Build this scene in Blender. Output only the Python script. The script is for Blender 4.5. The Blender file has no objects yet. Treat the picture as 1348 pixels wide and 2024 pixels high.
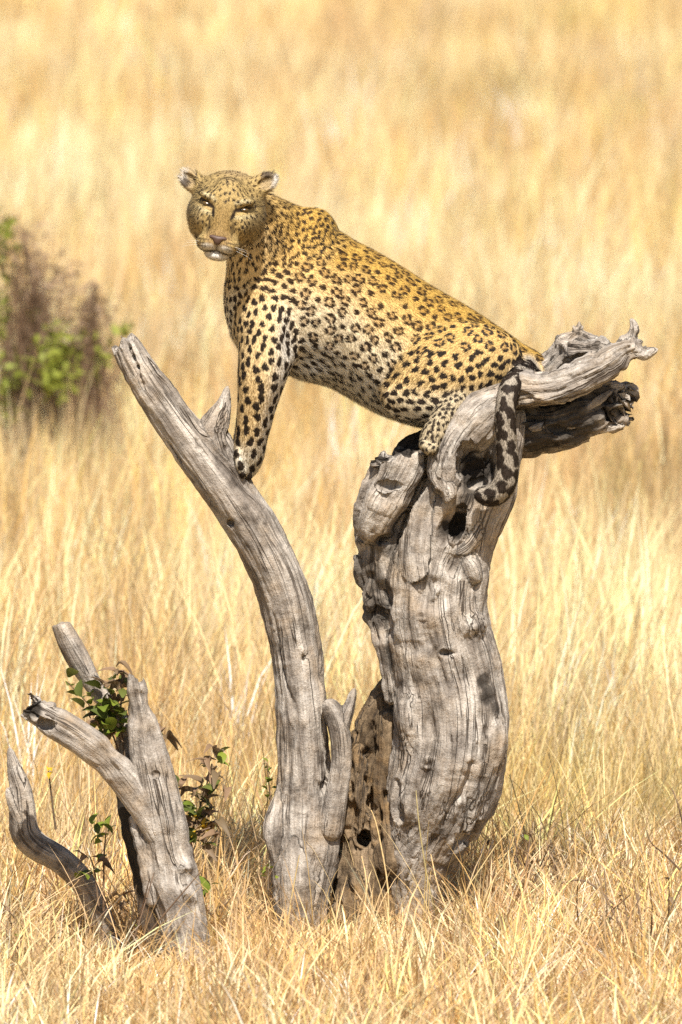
import bpy, math, random, time
import numpy as np
from mathutils import Vector, kdtree

T0 = time.time()
rng = np.random.default_rng(7)
random.seed(7)
scene = bpy.context.scene

# ------------------------------------------------------------------ camera, sky, sun, exposure
FPX, CX, CY = 21000.0, 674.0, 1012.0        # focal length in photo pixels, photo centre
CAM_D, CAM_H, PITCH = 28.0, 3.18, 0.0740
cam_d = bpy.data.cameras.new("camera")
cam = bpy.data.objects.new("camera", cam_d)
scene.collection.objects.link(cam)
cam.location = (0.0, -CAM_D, CAM_H)
cam.rotation_euler = (math.pi / 2 - PITCH, 0, 0)
cam_d.sensor_fit = 'HORIZONTAL'
cam_d.sensor_width = 24.0
cam_d.lens = 24.0 * FPX / 1348.0
cam_d.clip_start, cam_d.clip_end = 0.5, 3000.0
cam_d.dof.use_dof = True
cam_d.dof.focus_distance = 27.85
cam_d.dof.aperture_fstop = 6.7
scene.camera = cam

SUN_EL, SUN_AZ = math.radians(54), math.radians(-6)   # azimuth: degrees left of the camera axis, in front of the subject
sun_dir = Vector((-math.sin(SUN_AZ) * math.cos(SUN_EL), -math.cos(SUN_AZ) * math.cos(SUN_EL), math.sin(SUN_EL)))
world = bpy.data.worlds.new("World")
scene.world = world
world.use_nodes = True
wn = world.node_tree
sky = wn.nodes.new('ShaderNodeTexSky')
sky.sky_type = 'NISHITA'
sky.sun_disc = False
sky.sun_elevation = SUN_EL
sky.sun_rotation = math.atan2(sun_dir.x, sun_dir.y)
wn.links.new(sky.outputs[0], wn.nodes['Background'].inputs[0])
wn.nodes['Background'].inputs[1].default_value = 0.065
sl = bpy.data.lights.new("sun", 'SUN')
sl.energy, sl.angle, sl.color = 5.0, math.radians(0.53), (1.0, 0.95, 0.86)
so = bpy.data.objects.new("sun", sl)
scene.collection.objects.link(so)
so.rotation_euler = sun_dir.to_track_quat('Z', 'Y').to_euler()
scene.view_settings.view_transform = 'Standard'
scene.view_settings.look = 'None'
scene.view_settings.gamma = 1.0
scene.view_settings.exposure = 0.93
scene.cycles.use_denoising = False
scene.cycles.max_bounces = 6
scene.cycles.diffuse_bounces = 3
scene.cycles.transparent_max_bounces = 4

# ------------------------------------------------------------------ helpers
_fw = np.array([0, math.cos(PITCH), -math.sin(PITCH)])
_up = np.array([0, math.sin(PITCH), math.cos(PITCH)])

def U(px, py, y=0.0):
    """point at depth y (metres behind the stump line) seen at a photo pixel"""
    d = _fw + np.array([1, 0, 0]) * (px - CX) / FPX + _up * (CY - py) / FPX
    return np.array([0, -CAM_D, CAM_H]) + d * ((y + CAM_D) / d[1])

S = CAM_D / FPX                              # metres per photo pixel at the stump

def hash3(ix, iy, iz, seed):
    h = (ix.astype(np.int64) * 73856093) ^ (iy.astype(np.int64) * 19349663) ^ (iz.astype(np.int64) * 83492791) ^ (seed * 2654435761)
    h &= 0xffffffff
    h = ((h ^ (h >> 15)) * 2246822519) & 0xffffffff
    h = ((h ^ (h >> 13)) * 3266489917) & 0xffffffff
    h ^= h >> 16
    return h.astype(np.float64) / 4294967295.0

def vnoise(p, seed=0):
    p = np.asarray(p, dtype=np.float64)
    i = np.floor(p).astype(np.int64)
    f = p - i
    f = f * f * (3 - 2 * f)
    out = 0
    for dx in (0, 1):
        wx = f[:, 0] if dx else 1 - f[:, 0]
        for dy in (0, 1):
            wy = f[:, 1] if dy else 1 - f[:, 1]
            for dz in (0, 1):
                wz = f[:, 2] if dz else 1 - f[:, 2]
                out = out + wx * wy * wz * hash3(i[:, 0] + dx, i[:, 1] + dy, i[:, 2] + dz, seed)
    return out                                # 0..1

def fbm(p, seed=0, octv=4):
    p = np.asarray(p, dtype=np.float64)
    a, s, t = 0.5, 0.0, 0.0
    for o in range(octv):
        s = s + a * vnoise(p * 2 ** o, seed + o * 17)
        t += a
        a *= 0.5
    return s / t

def sstep(a, b, x):
    t = np.clip((x - a) / (b - a), 0, 1)
    return t * t * (3 - 2 * t)

def mix(a, b, t):
    t = np.asarray(t)[..., None]
    return np.asarray(a) * (1 - t) + np.asarray(b) * t

def tag(o, label=None, category=None, group=None, kind=None):
    if label: o['label'] = label
    if category: o['category'] = category
    if group: o['group'] = group
    if kind: o['kind'] = kind
    return o

def empty(name, loc):
    o = bpy.data.objects.new(name, None)
    o.empty_display_size = 0.1
    o.location = loc
    scene.collection.objects.link(o)
    return o

def mesh_np(name, v, faces, n, mat, parent=None, smooth=True, attrs=None):
    """faces: (m,n) int array of n-gons"""
    v = np.asarray(v, dtype=np.float32)
    if parent is not None:
        v = v - np.array(parent.matrix_world.translation if False else PARENT_LOC(parent), dtype=np.float32)
    me = bpy.data.meshes.new(name)
    faces = np.asarray(faces, dtype=np.int32)
    me.vertices.add(len(v))
    me.vertices.foreach_set('co', v.ravel())
    me.loops.add(faces.size)
    me.loops.foreach_set('vertex_index', faces.ravel())
    me.polygons.add(len(faces))
    me.polygons.foreach_set('loop_start', np.arange(len(faces), dtype=np.int32) * n)
    me.update(calc_edges=True)
    me.polygons.foreach_set('use_smooth', np.full(len(faces), smooth))
    for k, a in (attrs or {}).items():
        a = np.asarray(a, dtype=np.float32)
        if a.ndim == 1:
            me.attributes.new(k, 'FLOAT', 'POINT').data.foreach_set('value', a)
        elif a.shape[1] == 4:
            me.attributes.new(k, 'FLOAT_COLOR', 'POINT').data.foreach_set('color', a.ravel())
        else:
            me.attributes.new(k, 'FLOAT_VECTOR', 'POINT').data.foreach_set('vector', a.ravel())
    me.materials.append(mat)
    o = bpy.data.objects.new(name, me)
    scene.collection.objects.link(o)
    if parent is not None:
        o.parent = parent
    return o

def PARENT_LOC(p):
    loc = np.zeros(3)
    while p is not None:
        loc += np.array(p.location)
        p = p.parent
    return loc

def rgba(c):
    return np.concatenate([c, np.ones((len(c), 1))], axis=1)

# ---- signed distance fields on a grid, meshed with surface nets
class Field:
    def __init__(self, lo, hi, h):
        self.lo, self.h = np.array(lo, float), h
        self.n = np.ceil((np.array(hi) - self.lo) / h).astype(int) + 1
        self.v = np.full(self.n, 0.2, dtype=np.float32)

    def box(self, lo, hi):
        a = np.clip(np.floor((np.array(lo) - self.lo) / self.h).astype(int), 0, self.n)
        b = np.clip(np.ceil((np.array(hi) - self.lo) / self.h).astype(int) + 1, 0, self.n)
        sl_ = tuple(slice(a[i], b[i]) for i in range(3))
        ax = [(self.lo[i] + np.arange(a[i], b[i]) * self.h).astype(np.float32) for i in range(3)]
        return sl_, ax[0][:, None, None], ax[1][None, :, None], ax[2][None, None, :]

    def apply(self, sl_, d, k, op):
        c = self.v[sl_]
        if op == 'add':
            hh = np.clip(0.5 + 0.5 * (c - d) / k, 0, 1)
            self.v[sl_] = c + (d - c) * hh - k * hh * (1 - hh)
        else:
            d = -d
            hh = np.clip(0.5 - 0.5 * (c - d) / k, 0, 1)
            self.v[sl_] = c + (d - c) * hh + k * hh * (1 - hh)

    def cone(self, a, b, ra, rb, k=0.01, ys=1.0, op='add'):
        a, b = np.asarray(a, float), np.asarray(b, float)
        m = max(ra, rb) + 2 * k + 0.02
        pad = np.array([m, m * max(ys, 1), m])
        s_, X, Y, Z = self.box(np.minimum(a, b) - pad, np.maximum(a, b) + pad)
        if self.v[s_].size == 0: return
        ab = b - a
        ab_ = ab.copy(); ab_[1] /= ys
        X_, Y_, Z_ = X - a[0], (Y - a[1]) / ys, Z - a[2]
        t = np.clip((X_ * ab_[0] + Y_ * ab_[1] + Z_ * ab_[2]) / max(ab_ @ ab_, 1e-9), 0, 1)
        d = np.sqrt((X_ - t * ab_[0]) ** 2 + (Y_ - t * ab_[1]) ** 2 + (Z_ - t * ab_[2]) ** 2) - (ra + (rb - ra) * t)
        self.apply(s_, d, k, op)

    def chain(self, pts, rad, k=0.01, ys=1.0, op='add'):
        for i in range(len(pts) - 1):
            self.cone(pts[i], pts[i + 1], rad[i], rad[i + 1], k, ys, op)

    def ell(self, c, r, R=None, k=0.015, op='add'):
        c, r = np.asarray(c, float), np.asarray(r, float)
        m = r.max() + 2 * k + 0.02
        s_, X, Y, Z = self.box(c - m, c + m)
        if self.v[s_].size == 0: return
        X_, Y_, Z_ = X - c[0], Y - c[1], Z - c[2]
        if R is not None:
            X_, Y_, Z_ = (X_ * R[0, i] + Y_ * R[1, i] + Z_ * R[2, i] for i in range(3))
        k0 = np.sqrt((X_ / r[0]) ** 2 + (Y_ / r[1]) ** 2 + (Z_ / r[2]) ** 2)
        k1 = np.sqrt((X_ / r[0] ** 2) ** 2 + (Y_ / r[1] ** 2) ** 2 + (Z_ / r[2] ** 2) ** 2) + 1e-6
        self.apply(s_, k0 * (k0 - 1) / k1, k, op)

    def mesh(self):
        v = self.v
        s = v < 0
        nx, ny, nz = v.shape
        cnt = np.zeros((nx - 1, ny - 1, nz - 1), dtype=np.int8)
        for dx in (0, 1):
            for dy in (0, 1):
                for dz in (0, 1):
                    cnt += s[dx:nx - 1 + dx, dy:ny - 1 + dy, dz:nz - 1 + dz]
        act = (cnt > 0) & (cnt < 8)
        I = np.argwhere(act)
        idx = np.full(act.shape, -1, dtype=np.int32)
        idx[act] = np.arange(len(I), dtype=np.int32)
        cor = {}
        for dx in (0, 1):
            for dy in (0, 1):
                for dz in (0, 1):
                    cor[dx, dy, dz] = v[I[:, 0] + dx, I[:, 1] + dy, I[:, 2] + dz].astype(np.float64)
        acc = np.zeros((len(I), 3)); w = np.zeros(len(I))
        for a in cor:
            for ax in range(3):
                if a[ax] == 0:
                    b = list(a); b[ax] = 1; b = tuple(b)
                    va, vb = cor[a], cor[b]
                    cr = (va < 0) != (vb < 0)
                    den = np.where(cr, va - vb, 1.0)
                    t = np.where(cr, va / den, 0)
                    p = np.tile(np.array(a, float), (len(I), 1)); p[:, ax] += t
                    acc += p * cr[:, None]; w += cr
        P = self.lo + (I + acc / w[:, None]) * self.h
        quads = []
        def q(flip, c0, c1, c2, c3):
            f = np.stack([idx[tuple(c.T)] for c in (c0, c1, c2, c3)], 1)
            f = np.where(flip[:, None], f[:, ::-1], f)
            quads.append(f[(f >= 0).all(1)])
        E = np.eye(3, dtype=int)
        for ax in range(3):
            a1, a2 = (ax + 1) % 3, (ax + 2) % 3
            lo_ = [slice(None)] * 3; hi_ = [slice(None)] * 3
            lo_[ax] = slice(0, -1); hi_[ax] = slice(1, None)
            for i in (a1, a2):
                lo_[i] = slice(1, -1); hi_[i] = slice(1, -1)
            sa, sb = s[tuple(lo_)], s[tuple(hi_)]
            C = np.argwhere(sa != sb)
            fl = ~sa[tuple(C.T)]
            off = np.zeros(3, int); off[a1] = 1; off[a2] = 1
            C = C + off
            q(fl, C - E[a1] - E[a2], C - E[a2], C, C - E[a1])
        return P, np.concatenate(quads)

def catmull(pts, sub=4):
    pts = np.asarray(pts, float)
    out = []
    n = len(pts)
    for i in range(n - 1):
        p0, p1, p2, p3 = pts[max(i - 1, 0)], pts[i], pts[i + 1], pts[min(i + 2, n - 1)]
        for j in range(sub):
            t = j / sub
            out.append(0.5 * ((2 * p1) + (-p0 + p2) * t + (2 * p0 - 5 * p1 + 4 * p2 - p3) * t * t + (-p0 + 3 * p1 - 3 * p2 + p3) * t ** 3))
    out.append(pts[-1])
    return np.array(out)

def path(lst, y=None, sub=3):
    """list of (px, py, half width in px[, depth]) -> smooth 3D points and radii"""
    rows = []
    for r in lst:
        yy = r[3] if len(r) > 3 else y
        rows.append(np.concatenate([U(r[0], r[1], yy), [r[2] * S]]))
    a = catmull(np.array(rows), sub)
    return a[:, :3], np.maximum(a[:, 3], 0.0015)

def normals_of(P, Q):
    n = np.zeros_like(P)
    fn = np.cross(P[Q[:, 2]] - P[Q[:, 0]], P[Q[:, 3]] - P[Q[:, 1]])
    for i in range(4):
        for c in range(3):
            n[:, c] += np.bincount(Q[:, i], fn[:, c], len(P))
    return n / (np.linalg.norm(n, axis=1, keepdims=True) + 1e-12)

def smooth_verts(P, Q, it=1, lam=0.5):
    e = np.concatenate([Q[:, [0, 1]], Q[:, [1, 2]], Q[:, [2, 3]], Q[:, [3, 0]]])
    for _ in range(it):
        a = np.zeros_like(P); c = np.bincount(e[:, 0], minlength=len(P)) + np.bincount(e[:, 1], minlength=len(P))
        for k in range(3):
            a[:, k] = np.bincount(e[:, 0], P[e[:, 1], k], len(P)) + np.bincount(e[:, 1], P[e[:, 0], k], len(P))
        P = P + lam * (a / np.maximum(c, 1)[:, None] - P)
    return P

def skeleton_coords(P, chains):
    """chains: list of (pts, rad). For every vertex: nearest limb, (u, v, length) along that limb, tangent, height in section"""
    N = len(P)
    best = np.full(N, 1e9); lid = np.zeros(N, int); G = np.zeros((N, 3)); T = np.zeros((N, 3)); W = np.zeros(N); R = np.zeros(N)
    for ci, ch in enumerate(chains):
        pts, rad = ch[0], ch[1]
        ys = ch[2] if len(ch) > 2 else 1.0
        L = ci * 3.7
        for i in range(len(pts) - 1):
            a, b = pts[i], pts[i + 1]
            ab = b - a; ln = np.linalg.norm(ab) + 1e-9
            t = np.clip(((P - a) @ ab) / ln ** 2, 0, 1)
            o = P - a - t[:, None] * ab
            r = rad[i] + (rad[i + 1] - rad[i]) * t
            d = np.sqrt(o[:, 0] ** 2 + (o[:, 1] / ys) ** 2 + o[:, 2] ** 2) - r
            m = d < best
            tg = ab / ln
            yv = np.array([0, 1, 0.0]); yv = yv - tg * (yv @ tg)
            if np.linalg.norm(yv) < 0.2:
                yv = np.array([1.0, 0, 0]) - tg * tg[0]
            yv /= np.linalg.norm(yv)
            n2 = np.cross(tg, yv)
            best[m] = d[m]; lid[m] = ci
            G[m, 0] = o[m] @ yv; G[m, 1] = o[m] @ n2; G[m, 2] = L + t[m] * ln
            T[m] = tg; R[m] = r[m]
            upv = np.array([0, 0, 1.0]) - tg * tg[2]
            nu = np.linalg.norm(upv)
            W[m] = (o[m] @ (upv / nu)) / r[m] if nu > 0.1 else 0
            L += ln
    return lid, G, T, W, R

# ---- material helpers
def new_mat(name):
    m = bpy.data.materials.new(name)
    m.use_nodes = True
    nt = m.node_tree
    bs = nt.nodes['Principled BSDF']
    bs.inputs['Specular IOR Level'].default_value = 0.2
    return m, nt, bs

def nd(nt, typ, **kw):
    n = nt.nodes.new(typ)
    for k, v in kw.items():
        setattr(n, k, v)
    return n

def ramp(nt, stops, fac):
    r = nd(nt, 'ShaderNodeValToRGB')
    el = r.color_ramp.elements
    while len(el) < len(stops): el.new(0.5)
    for e, (p, c) in zip(el, stops):
        e.position = p
        e.color = (*c, 1)
    nt.links.new(fac, r.inputs[0])
    return r.outputs[0]

def mixc(nt, a, b, fac, mode='MIX'):
    m = nd(nt, 'ShaderNodeMix', data_type='RGBA', blend_type=mode)
    for sock, val in ((m.inputs[6], a), (m.inputs[7], b), (m.inputs[0], fac)):
        if hasattr(val, 'is_output'): nt.links.new(val, sock)
        elif isinstance(val, (int, float)): sock.default_value = val
        else: sock.default_value = (*val, 1)
    return m.outputs[2]

def noise(nt, vec, scale, detail=4, rough=0.6):
    n = nd(nt, 'ShaderNodeTexNoise')
    n.inputs['Scale'].default_value = scale
    n.inputs['Detail'].default_value = detail
    n.inputs['Roughness'].default_value = rough
    if vec is not None: nt.links.new(vec, n.inputs['Vector'])
    return n.outputs[0]

def vmul(nt, vec, s):
    n = nd(nt, 'ShaderNodeVectorMath', operation='MULTIPLY')
    nt.links.new(vec, n.inputs[0]); n.inputs[1].default_value = s
    return n.outputs[0]

# ---- the ground's height
def gz(x, y):
    x = np.asarray(x, float); y = np.asarray(y, float)
    far = sstep(3, 20, np.hypot(x, y))
    return far * (0.10 * np.sin(y * 0.13 + 1.0 + x * 0.05) + 0.05 * np.sin(x * 0.31 + y * 0.07))

# ------------------------------------------------------------------ ground
def ground_material():
    m, nt, bs = new_mat("dry_soil_and_straw")
    tc = nd(nt, 'ShaderNodeTexCoord').outputs['Object']
    a = noise(nt, tc, 0.35, 5)
    b = noise(nt, tc, 14.0, 6, 0.7)
    c1 = ramp(nt, [(0.3, (0.36, 0.25, 0.12)), (0.55, (0.52, 0.38, 0.19)), (0.75, (0.60, 0.46, 0.25))], b)
    c2 = mixc(nt, c1, (0.40, 0.27, 0.13), ramp(nt, [(0.5, (0, 0, 0)), (0.75, (0.6, 0.6, 0.6))], a))
    nt.links.new(c2, bs.inputs['Base Color'])
    bs.inputs['Roughness'].default_value = 1.0
    bp = nd(nt, 'ShaderNodeBump'); bp.inputs['Strength'].default_value = 0.6; bp.inputs['Distance'].default_value = 0.03
    nt.links.new(b, bp.inputs['Height']); nt.links.new(bp.outputs[0], bs.inputs['Normal'])
    return m

def make_ground():
    xs = np.concatenate([-np.geomspace(900, 8, 16), np.linspace(-7, 7, 29), np.geomspace(8, 900, 16)])
    ys = np.concatenate([[-60, -40, -32], np.arange(-30, 30, 0.75), np.arange(30, 150, 3), np.geomspace(150, 1500, 20)])
    X, Y = np.meshgrid(xs, ys)
    Z = gz(X, Y)
    V = np.stack([X, Y, Z], -1).reshape(-1, 3)
    nx = len(xs)
    i = np.arange(len(ys) - 1)[:, None] * nx + np.arange(nx - 1)[None]
    i = i.ravel()
    Q = np.stack([i, i + 1, i + 1 + nx, i + nx], 1)
    o = mesh_np("ground", V, Q, 4, ground_material())
    tag(o, "dry straw covered savanna ground", kind='structure')
make_ground()

# ------------------------------------------------------------------ grass (stuff)
def grass_material():
    m, nt, bs = new_mat("dry_grass")
    at = nd(nt, 'ShaderNodeAttribute', attribute_name='col').outputs['Color']
    nt.links.new(at, bs.inputs['Base Color'])
    bs.inputs['Roughness'].default_value = 0.75
    bs.inputs['Specular IOR Level'].default_value = 0.25
    tr = nd(nt, 'ShaderNodeBsdfTranslucent')
    nt.links.new(at, tr.inputs['Color'])
    mx = nd(nt, 'ShaderNodeMixShader'); mx.inputs[0].default_value = 0.32
    nt.links.new(bs.outputs[0], mx.inputs[1]); nt.links.new(tr.outputs[0], mx.inputs[2])
    nt.links.new(mx.outputs[0], nt.nodes['Material Output'].inputs['Surface'])
    return m
GRASS = grass_material()

def blades(base, h, lean, droop, w, col, k=3, yaw=None, r=rng):
    """ribbons: base (n,3), height h, lean (n,2) as fraction of h, droop bends the tip down, width w, colour (n,3)"""
    n = len(base)
    if yaw is None: yaw = r.uniform(0, math.pi, n)
    side = np.stack([np.cos(yaw), np.sin(yaw), np.zeros(n)], 1)
    nv = 2 * k + 1
    V = np.zeros((n, nv, 3))
    for j in range(k + 1):
        s = j / k
        c = base.copy()
        c[:, :2] += lean * (h * (0.35 * s + 0.65 * s * s))[:, None]
        c[:, 2] += h * (s - droop * s ** 3)
        if j < k:
            ww = (w * (1 - 0.55 * s))[:, None] * side * 0.5
            V[:, 2 * j] = c - ww; V[:, 2 * j + 1] = c + ww
        else:
            V[:, 2 * k] = c
    tri = []
    for j in range(k - 1):
        a = 2 * j
        tri += [(a, a + 1, a + 3), (a, a + 3, a + 2)]
    tri.append((2 * k - 2, 2 * k - 1, 2 * k))
    F = (np.arange(n)[:, None, None] * nv + np.array(tri)[None]).reshape(-1, 3)
    C = np.repeat(col, nv, 0)
    return V.reshape(-1, 3), F, C

def join(parts):
    V, F, C, o = [], [], [], 0
    for v, f, c in parts:
        V.append(v); F.append(f + o); C.append(c); o += len(v)
    return np.concatenate(V), np.concatenate(F), np.concatenate(C)

STRAW = np.array([[0.68, 0.49, 0.235], [0.64, 0.43, 0.16], [0.74, 0.575, 0.335], [0.56, 0.36, 0.12], [0.66, 0.50, 0.29], [0.44, 0.28, 0.13]])

def straw_colour(x, y, n, seed, brown=0.0):
    c = STRAW[rng.choice(len(STRAW), n, p=[.28, .24, .22, .12, .09, .05])]
    p = np.stack([x * 0.55, y * 0.16, np.zeros(n)], 1)
    f = fbm(p, seed, 3)
    t = sstep(0.52, 0.74, f) * 0.5 + brown
    c = mix(c, np.array([0.42, 0.29, 0.155]), np.clip(t, 0, 1))
    g = sstep(0.60, 0.78, fbm(p * 1.7 + 40, seed + 5, 3)) * 0.35
    c = mix(c, np.array([0.34, 0.33, 0.09]), g)
    pale = sstep(0.50, 0.7, fbm(p * 1.1 + 90, seed + 9, 3)) * 0.75
    c = mix(c, np.array([0.82, 0.65, 0.36]), pale)
    return c * rng.uniform(0.75, 1.15, (n, 1))

def field(ntuft, yfun, xhalf, per, hmean, hsd, wid, spread, k, seed, leanamp=0.22, brown=0.0, messy=0.0, hpatch=0.35, tv=0.30, low=False):
    y = yfun(rng.random(ntuft))
    x = rng.uniform(-1, 1, ntuft) * xhalf(y)
    tc = straw_colour(x, y, ntuft, seed, brown)
    tc = tc * np.exp(rng.normal(0, tv, (ntuft, 1)))
    th = np.clip(rng.normal(hmean, hsd, ntuft), hmean * 0.35, hmean * 2.2)
    th *= 1 - hpatch + 2 * hpatch * fbm(np.stack([x * 0.8, y * 0.35, y * 0], 1), seed + 3, 3)
    if low:          # trodden shorter at the feet of the stumps
        for cx_, cy_, rx_, ry_ in ((.02, -.35, .36, .75), (-.42, -1.25, .20, .65), (-.62, -.9, .16, .5)):
            th *= 1 - .70 * (1 - sstep(.7, 1.15, np.hypot((x - cx_) / rx_, (y - cy_) / ry_)))
    tl = rng.normal(0, leanamp, (ntuft, 2)) + np.array([0.06, 0])
    n = ntuft * per
    i = np.repeat(np.arange(ntuft), per)
    off = rng.normal(0, spread, (n, 2))
    bx, by = x[i] + off[:, 0], y[i] + off[:, 1]
    base = np.stack([bx, by, gz(bx, by) - 0.01], 1)
    h = th[i] * rng.uniform(0.55, 1.15, n)
    lean = tl[i] + rng.normal(0, 0.14 + messy, (n, 2)) + off * 1.2
    droop = np.abs(rng.normal(0, 0.12 + messy * 0.5, n))
    col = np.clip(tc[i] * rng.uniform(0.8, 1.18, (n, 1)), 0, 0.85)
    w = wid * rng.uniform(0.6, 1.4, n)
    return blades(base, h, lean, droop, w, col, k)

def make_grass():
    # short tangled straw round the stumps
    near = []
    xh_n = lambda y: 0.034 * (y + CAM_D) + 0.75
    near.append(field(3200, lambda u: -3.6 + 5.2 * u, xh_n, 11, 0.165, 0.06, 0.0052, 0.035, 4, 11, 0.24, 0.05, 0.22, tv=.42, low=True))
    near.append(field(1000, lambda u: -3.6 + 5.2 * u, xh_n, 7, 0.23, 0.07, 0.0048, 0.025, 4, 12, 0.18, 0.0, 0.08, tv=.35, low=True))
    # dead reddish brown stems and bleached white straw mixed in
    b_ = field(1500, lambda u: -3.6 + 5.4 * u, xh_n, 5, 0.17, 0.06, 0.0032, 0.05, 4, 13, 0.4, 0.0, 0.28, low=True)
    near.append((b_[0], b_[1], np.clip(b_[2] * np.array([.50, .42, .45]), 0, 1)))
    w_ = field(1500, lambda u: -3.6 + 5.2 * u, xh_n, 6, 0.18, 0.06, 0.0048, 0.05, 4, 14, 0.3, 0.0, 0.22, low=True)
    near.append((w_[0], w_[1], np.clip(w_[2] * np.array([1.15, 1.25, 1.6]), 0, .82)))
    near.append(field(190, lambda u: -1.5 + 1.6 * u, xh_n, 4, 0.25, 0.07, 0.0030, 0.04, 5, 15, 0.22, 0.0, 0.16))
    # broken straw lying about
    n = 14000
    y = rng.uniform(-3.8, 2, n); x = rng.uniform(-1, 1, n) * xh_n(y)
    base = np.stack([x, y, gz(x, y) + rng.uniform(0.0, 0.07, n)], 1)
    ang = rng.uniform(0, 2 * math.pi, n)
    lean = np.stack([np.cos(ang), np.sin(ang)], 1) * rng.uniform(1.2, 4, (n, 1))
    near.append(blades(base, rng.uniform(0.015, 0.06, n), lean, rng.uniform(0, 0.7, n), rng.uniform(0.002, 0.0045, n),
                       np.clip(straw_colour(x, y, n, 31, 0.12), 0, 0.85), 3))
    V, F, C = join(near)
    C = np.clip(C * np.array([1.05, .985, .98]), 0, .85)
    o = mesh_np("short_grass", V, F, 3, GRASS, attrs={'col': rgba(C)}, smooth=False)
    tag(o, "short tangled dry grass around the foot of the stumps", "grass", kind='stuff')
    # taller grass behind, thinning with distance
    far = []
    xh = lambda y: 0.034 * (y + CAM_D) + 1.6
    far.append(field(2600, lambda u: 0.9 + 4.5 * u, xh, 12, 0.26, 0.09, 0.0036, 0.04, 4, 21, 0.16, 0.0, 0.06))
    far.append(field(5200, lambda u: 3.0 + 22 * u ** 1.1, xh, 13, 0.42, 0.12, 0.0052, 0.032, 3, 22, 0.10, 0.0, 0.02, tv=.36))
    far.append(field(9000, lambda u: 20 + 45 * u ** 1.2, lambda y: xh(y) + 0.02 * y, 10, 0.48, 0.14, 0.0085, 0.055, 2, 23, 0.10, 0.0, 0.02, tv=.40))
    far.append(field(12000, lambda u: 55 + 190 * u ** 1.4, lambda y: xh(y) + 0.03 * y, 9, 0.50, 0.16, 0.017, 0.11, 2, 24, 0.10, 0.0, 0.02, tv=.30))
    V, F, C = join(far)
    C = np.clip(C * np.array([1.0, 1.0, 1.06]), 0, .85)
    o = mesh_np("tall_grass", V, F, 3, GRASS, attrs={'col': rgba(C)}, smooth=False)
    tag(o, "tall pale golden dry grass filling the plain behind", "grass", kind='stuff')
make_grass()
print("grass", round(time.time() - T0, 1))
# ------------------------------------------------------------------ weathered wood
def wood_material(name, lo, mid, hi, warm, bump=0.7):
    m, nt, bs = new_mat(name)
    g = nd(nt, 'ShaderNodeAttribute', attribute_name='grain').outputs['Vector']
    ch = nd(nt, 'ShaderNodeAttribute', attribute_name='char_shade').outputs['Fac']
    tc = nd(nt, 'ShaderNodeTexCoord').outputs['Object']
    wob = noise(nt, tc, 9.0, 3)
    fine = noise(nt, vmul(nt, g, (170, 170, 12)), 1.0, 5, 0.65)
    mid_n = noise(nt, vmul(nt, g, (34, 34, 3.6)), 1.0, 6, 0.62)
    big = noise(nt, tc, 7.5, 5, 0.62)
    blot = noise(nt, tc, 17.0, 6, 0.68)
    grit = noise(nt, tc, 230, 4, 0.75)
    c = ramp(nt, [(0.30, lo), (0.48, mid), (0.70, hi)], mid_n)
    c = mixc(nt, c, ramp(nt, [(0.3, (0.55, 0.52, 0.50)), (0.5, (0.95, 0.95, 0.95)), (0.75, (1.2, 1.18, 1.16))], fine), 0.7, 'MULTIPLY')
    c = mixc(nt, c, warm, ramp(nt, [(0.50, (0, 0, 0)), (0.70, (0.7, 0.7, 0.7))], big))
    c = mixc(nt, c, ramp(nt, [(0.34, (0.36, 0.34, 0.33)), (0.47, (0.95, 0.95, 0.95)), (0.66, (1.28, 1.27, 1.26))], blot), 0.85, 'MULTIPLY')
    c = mixc(nt, c, ramp(nt, [(0.36, (0.55, 0.53, 0.53)), (0.52, (1, 1, 1))], wob), 0.6, 'MULTIPLY')
    c = mixc(nt, c, ramp(nt, [(0.3, (0.6, 0.6, 0.6)), (0.7, (1.2, 1.2, 1.2))], grit), 0.8, 'MULTIPLY')
    chk_n = noise(nt, vmul(nt, g, (62, 62, 2.0)), 1.0, 2, 0.5)
    chk = ramp(nt, [(0.455, (0, 0, 0)), (0.485, (1, 1, 1)), (0.50, (1, 1, 1)), (0.53, (0, 0, 0))], chk_n)
    chk_m = mixc(nt, (0, 0, 0), chk, ramp(nt, [(0.46, (0, 0, 0)), (0.6, (1, 1, 1))], noise(nt, vmul(nt, g, (16, 16, 4)), 1.0, 2)))
    c = mixc(nt, c, (0.075, 0.058, 0.045), chk_m)
    c = mixc(nt, c, (0.030, 0.024, 0.019), ch)  # near-black for burnt wood and for painted shade in hollows
    nt.links.new(c, bs.inputs['Base Color'])
    bs.inputs['Roughness'].default_value = 0.85
    add = nd(nt, 'ShaderNodeMath', operation='MULTIPLY_ADD')
    nt.links.new(fine, add.inputs[0]); add.inputs[1].default_value = 0.30; nt.links.new(mid_n, add.inputs[2])
    add3 = nd(nt, 'ShaderNodeMath', operation='MULTIPLY_ADD')
    nt.links.new(blot, add3.inputs[0]); add3.inputs[1].default_value = 0.9; nt.links.new(add.outputs[0], add3.inputs[2])
    add2 = nd(nt, 'ShaderNodeMath', operation='MULTIPLY_ADD')
    nt.links.new(grit, add2.inputs[0]); add2.inputs[1].default_value = 0.20; nt.links.new(add3.outputs[0], add2.inputs[2])
    sub_ = nd(nt, 'ShaderNodeMath', operation='MULTIPLY_ADD')
    nt.links.new(chk_m, sub_.inputs[0]); sub_.inputs[1].default_value = -0.5; nt.links.new(add2.outputs[0], sub_.inputs[2])
    bp = nd(nt, 'ShaderNodeBump'); bp.inputs['Strength'].default_value = bump; bp.inputs['Distance'].default_value = 0.014
    nt.links.new(sub_.outputs[0], bp.inputs['Height']); nt.links.new(bp.outputs[0], bs.inputs['Normal'])
    return m

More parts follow.
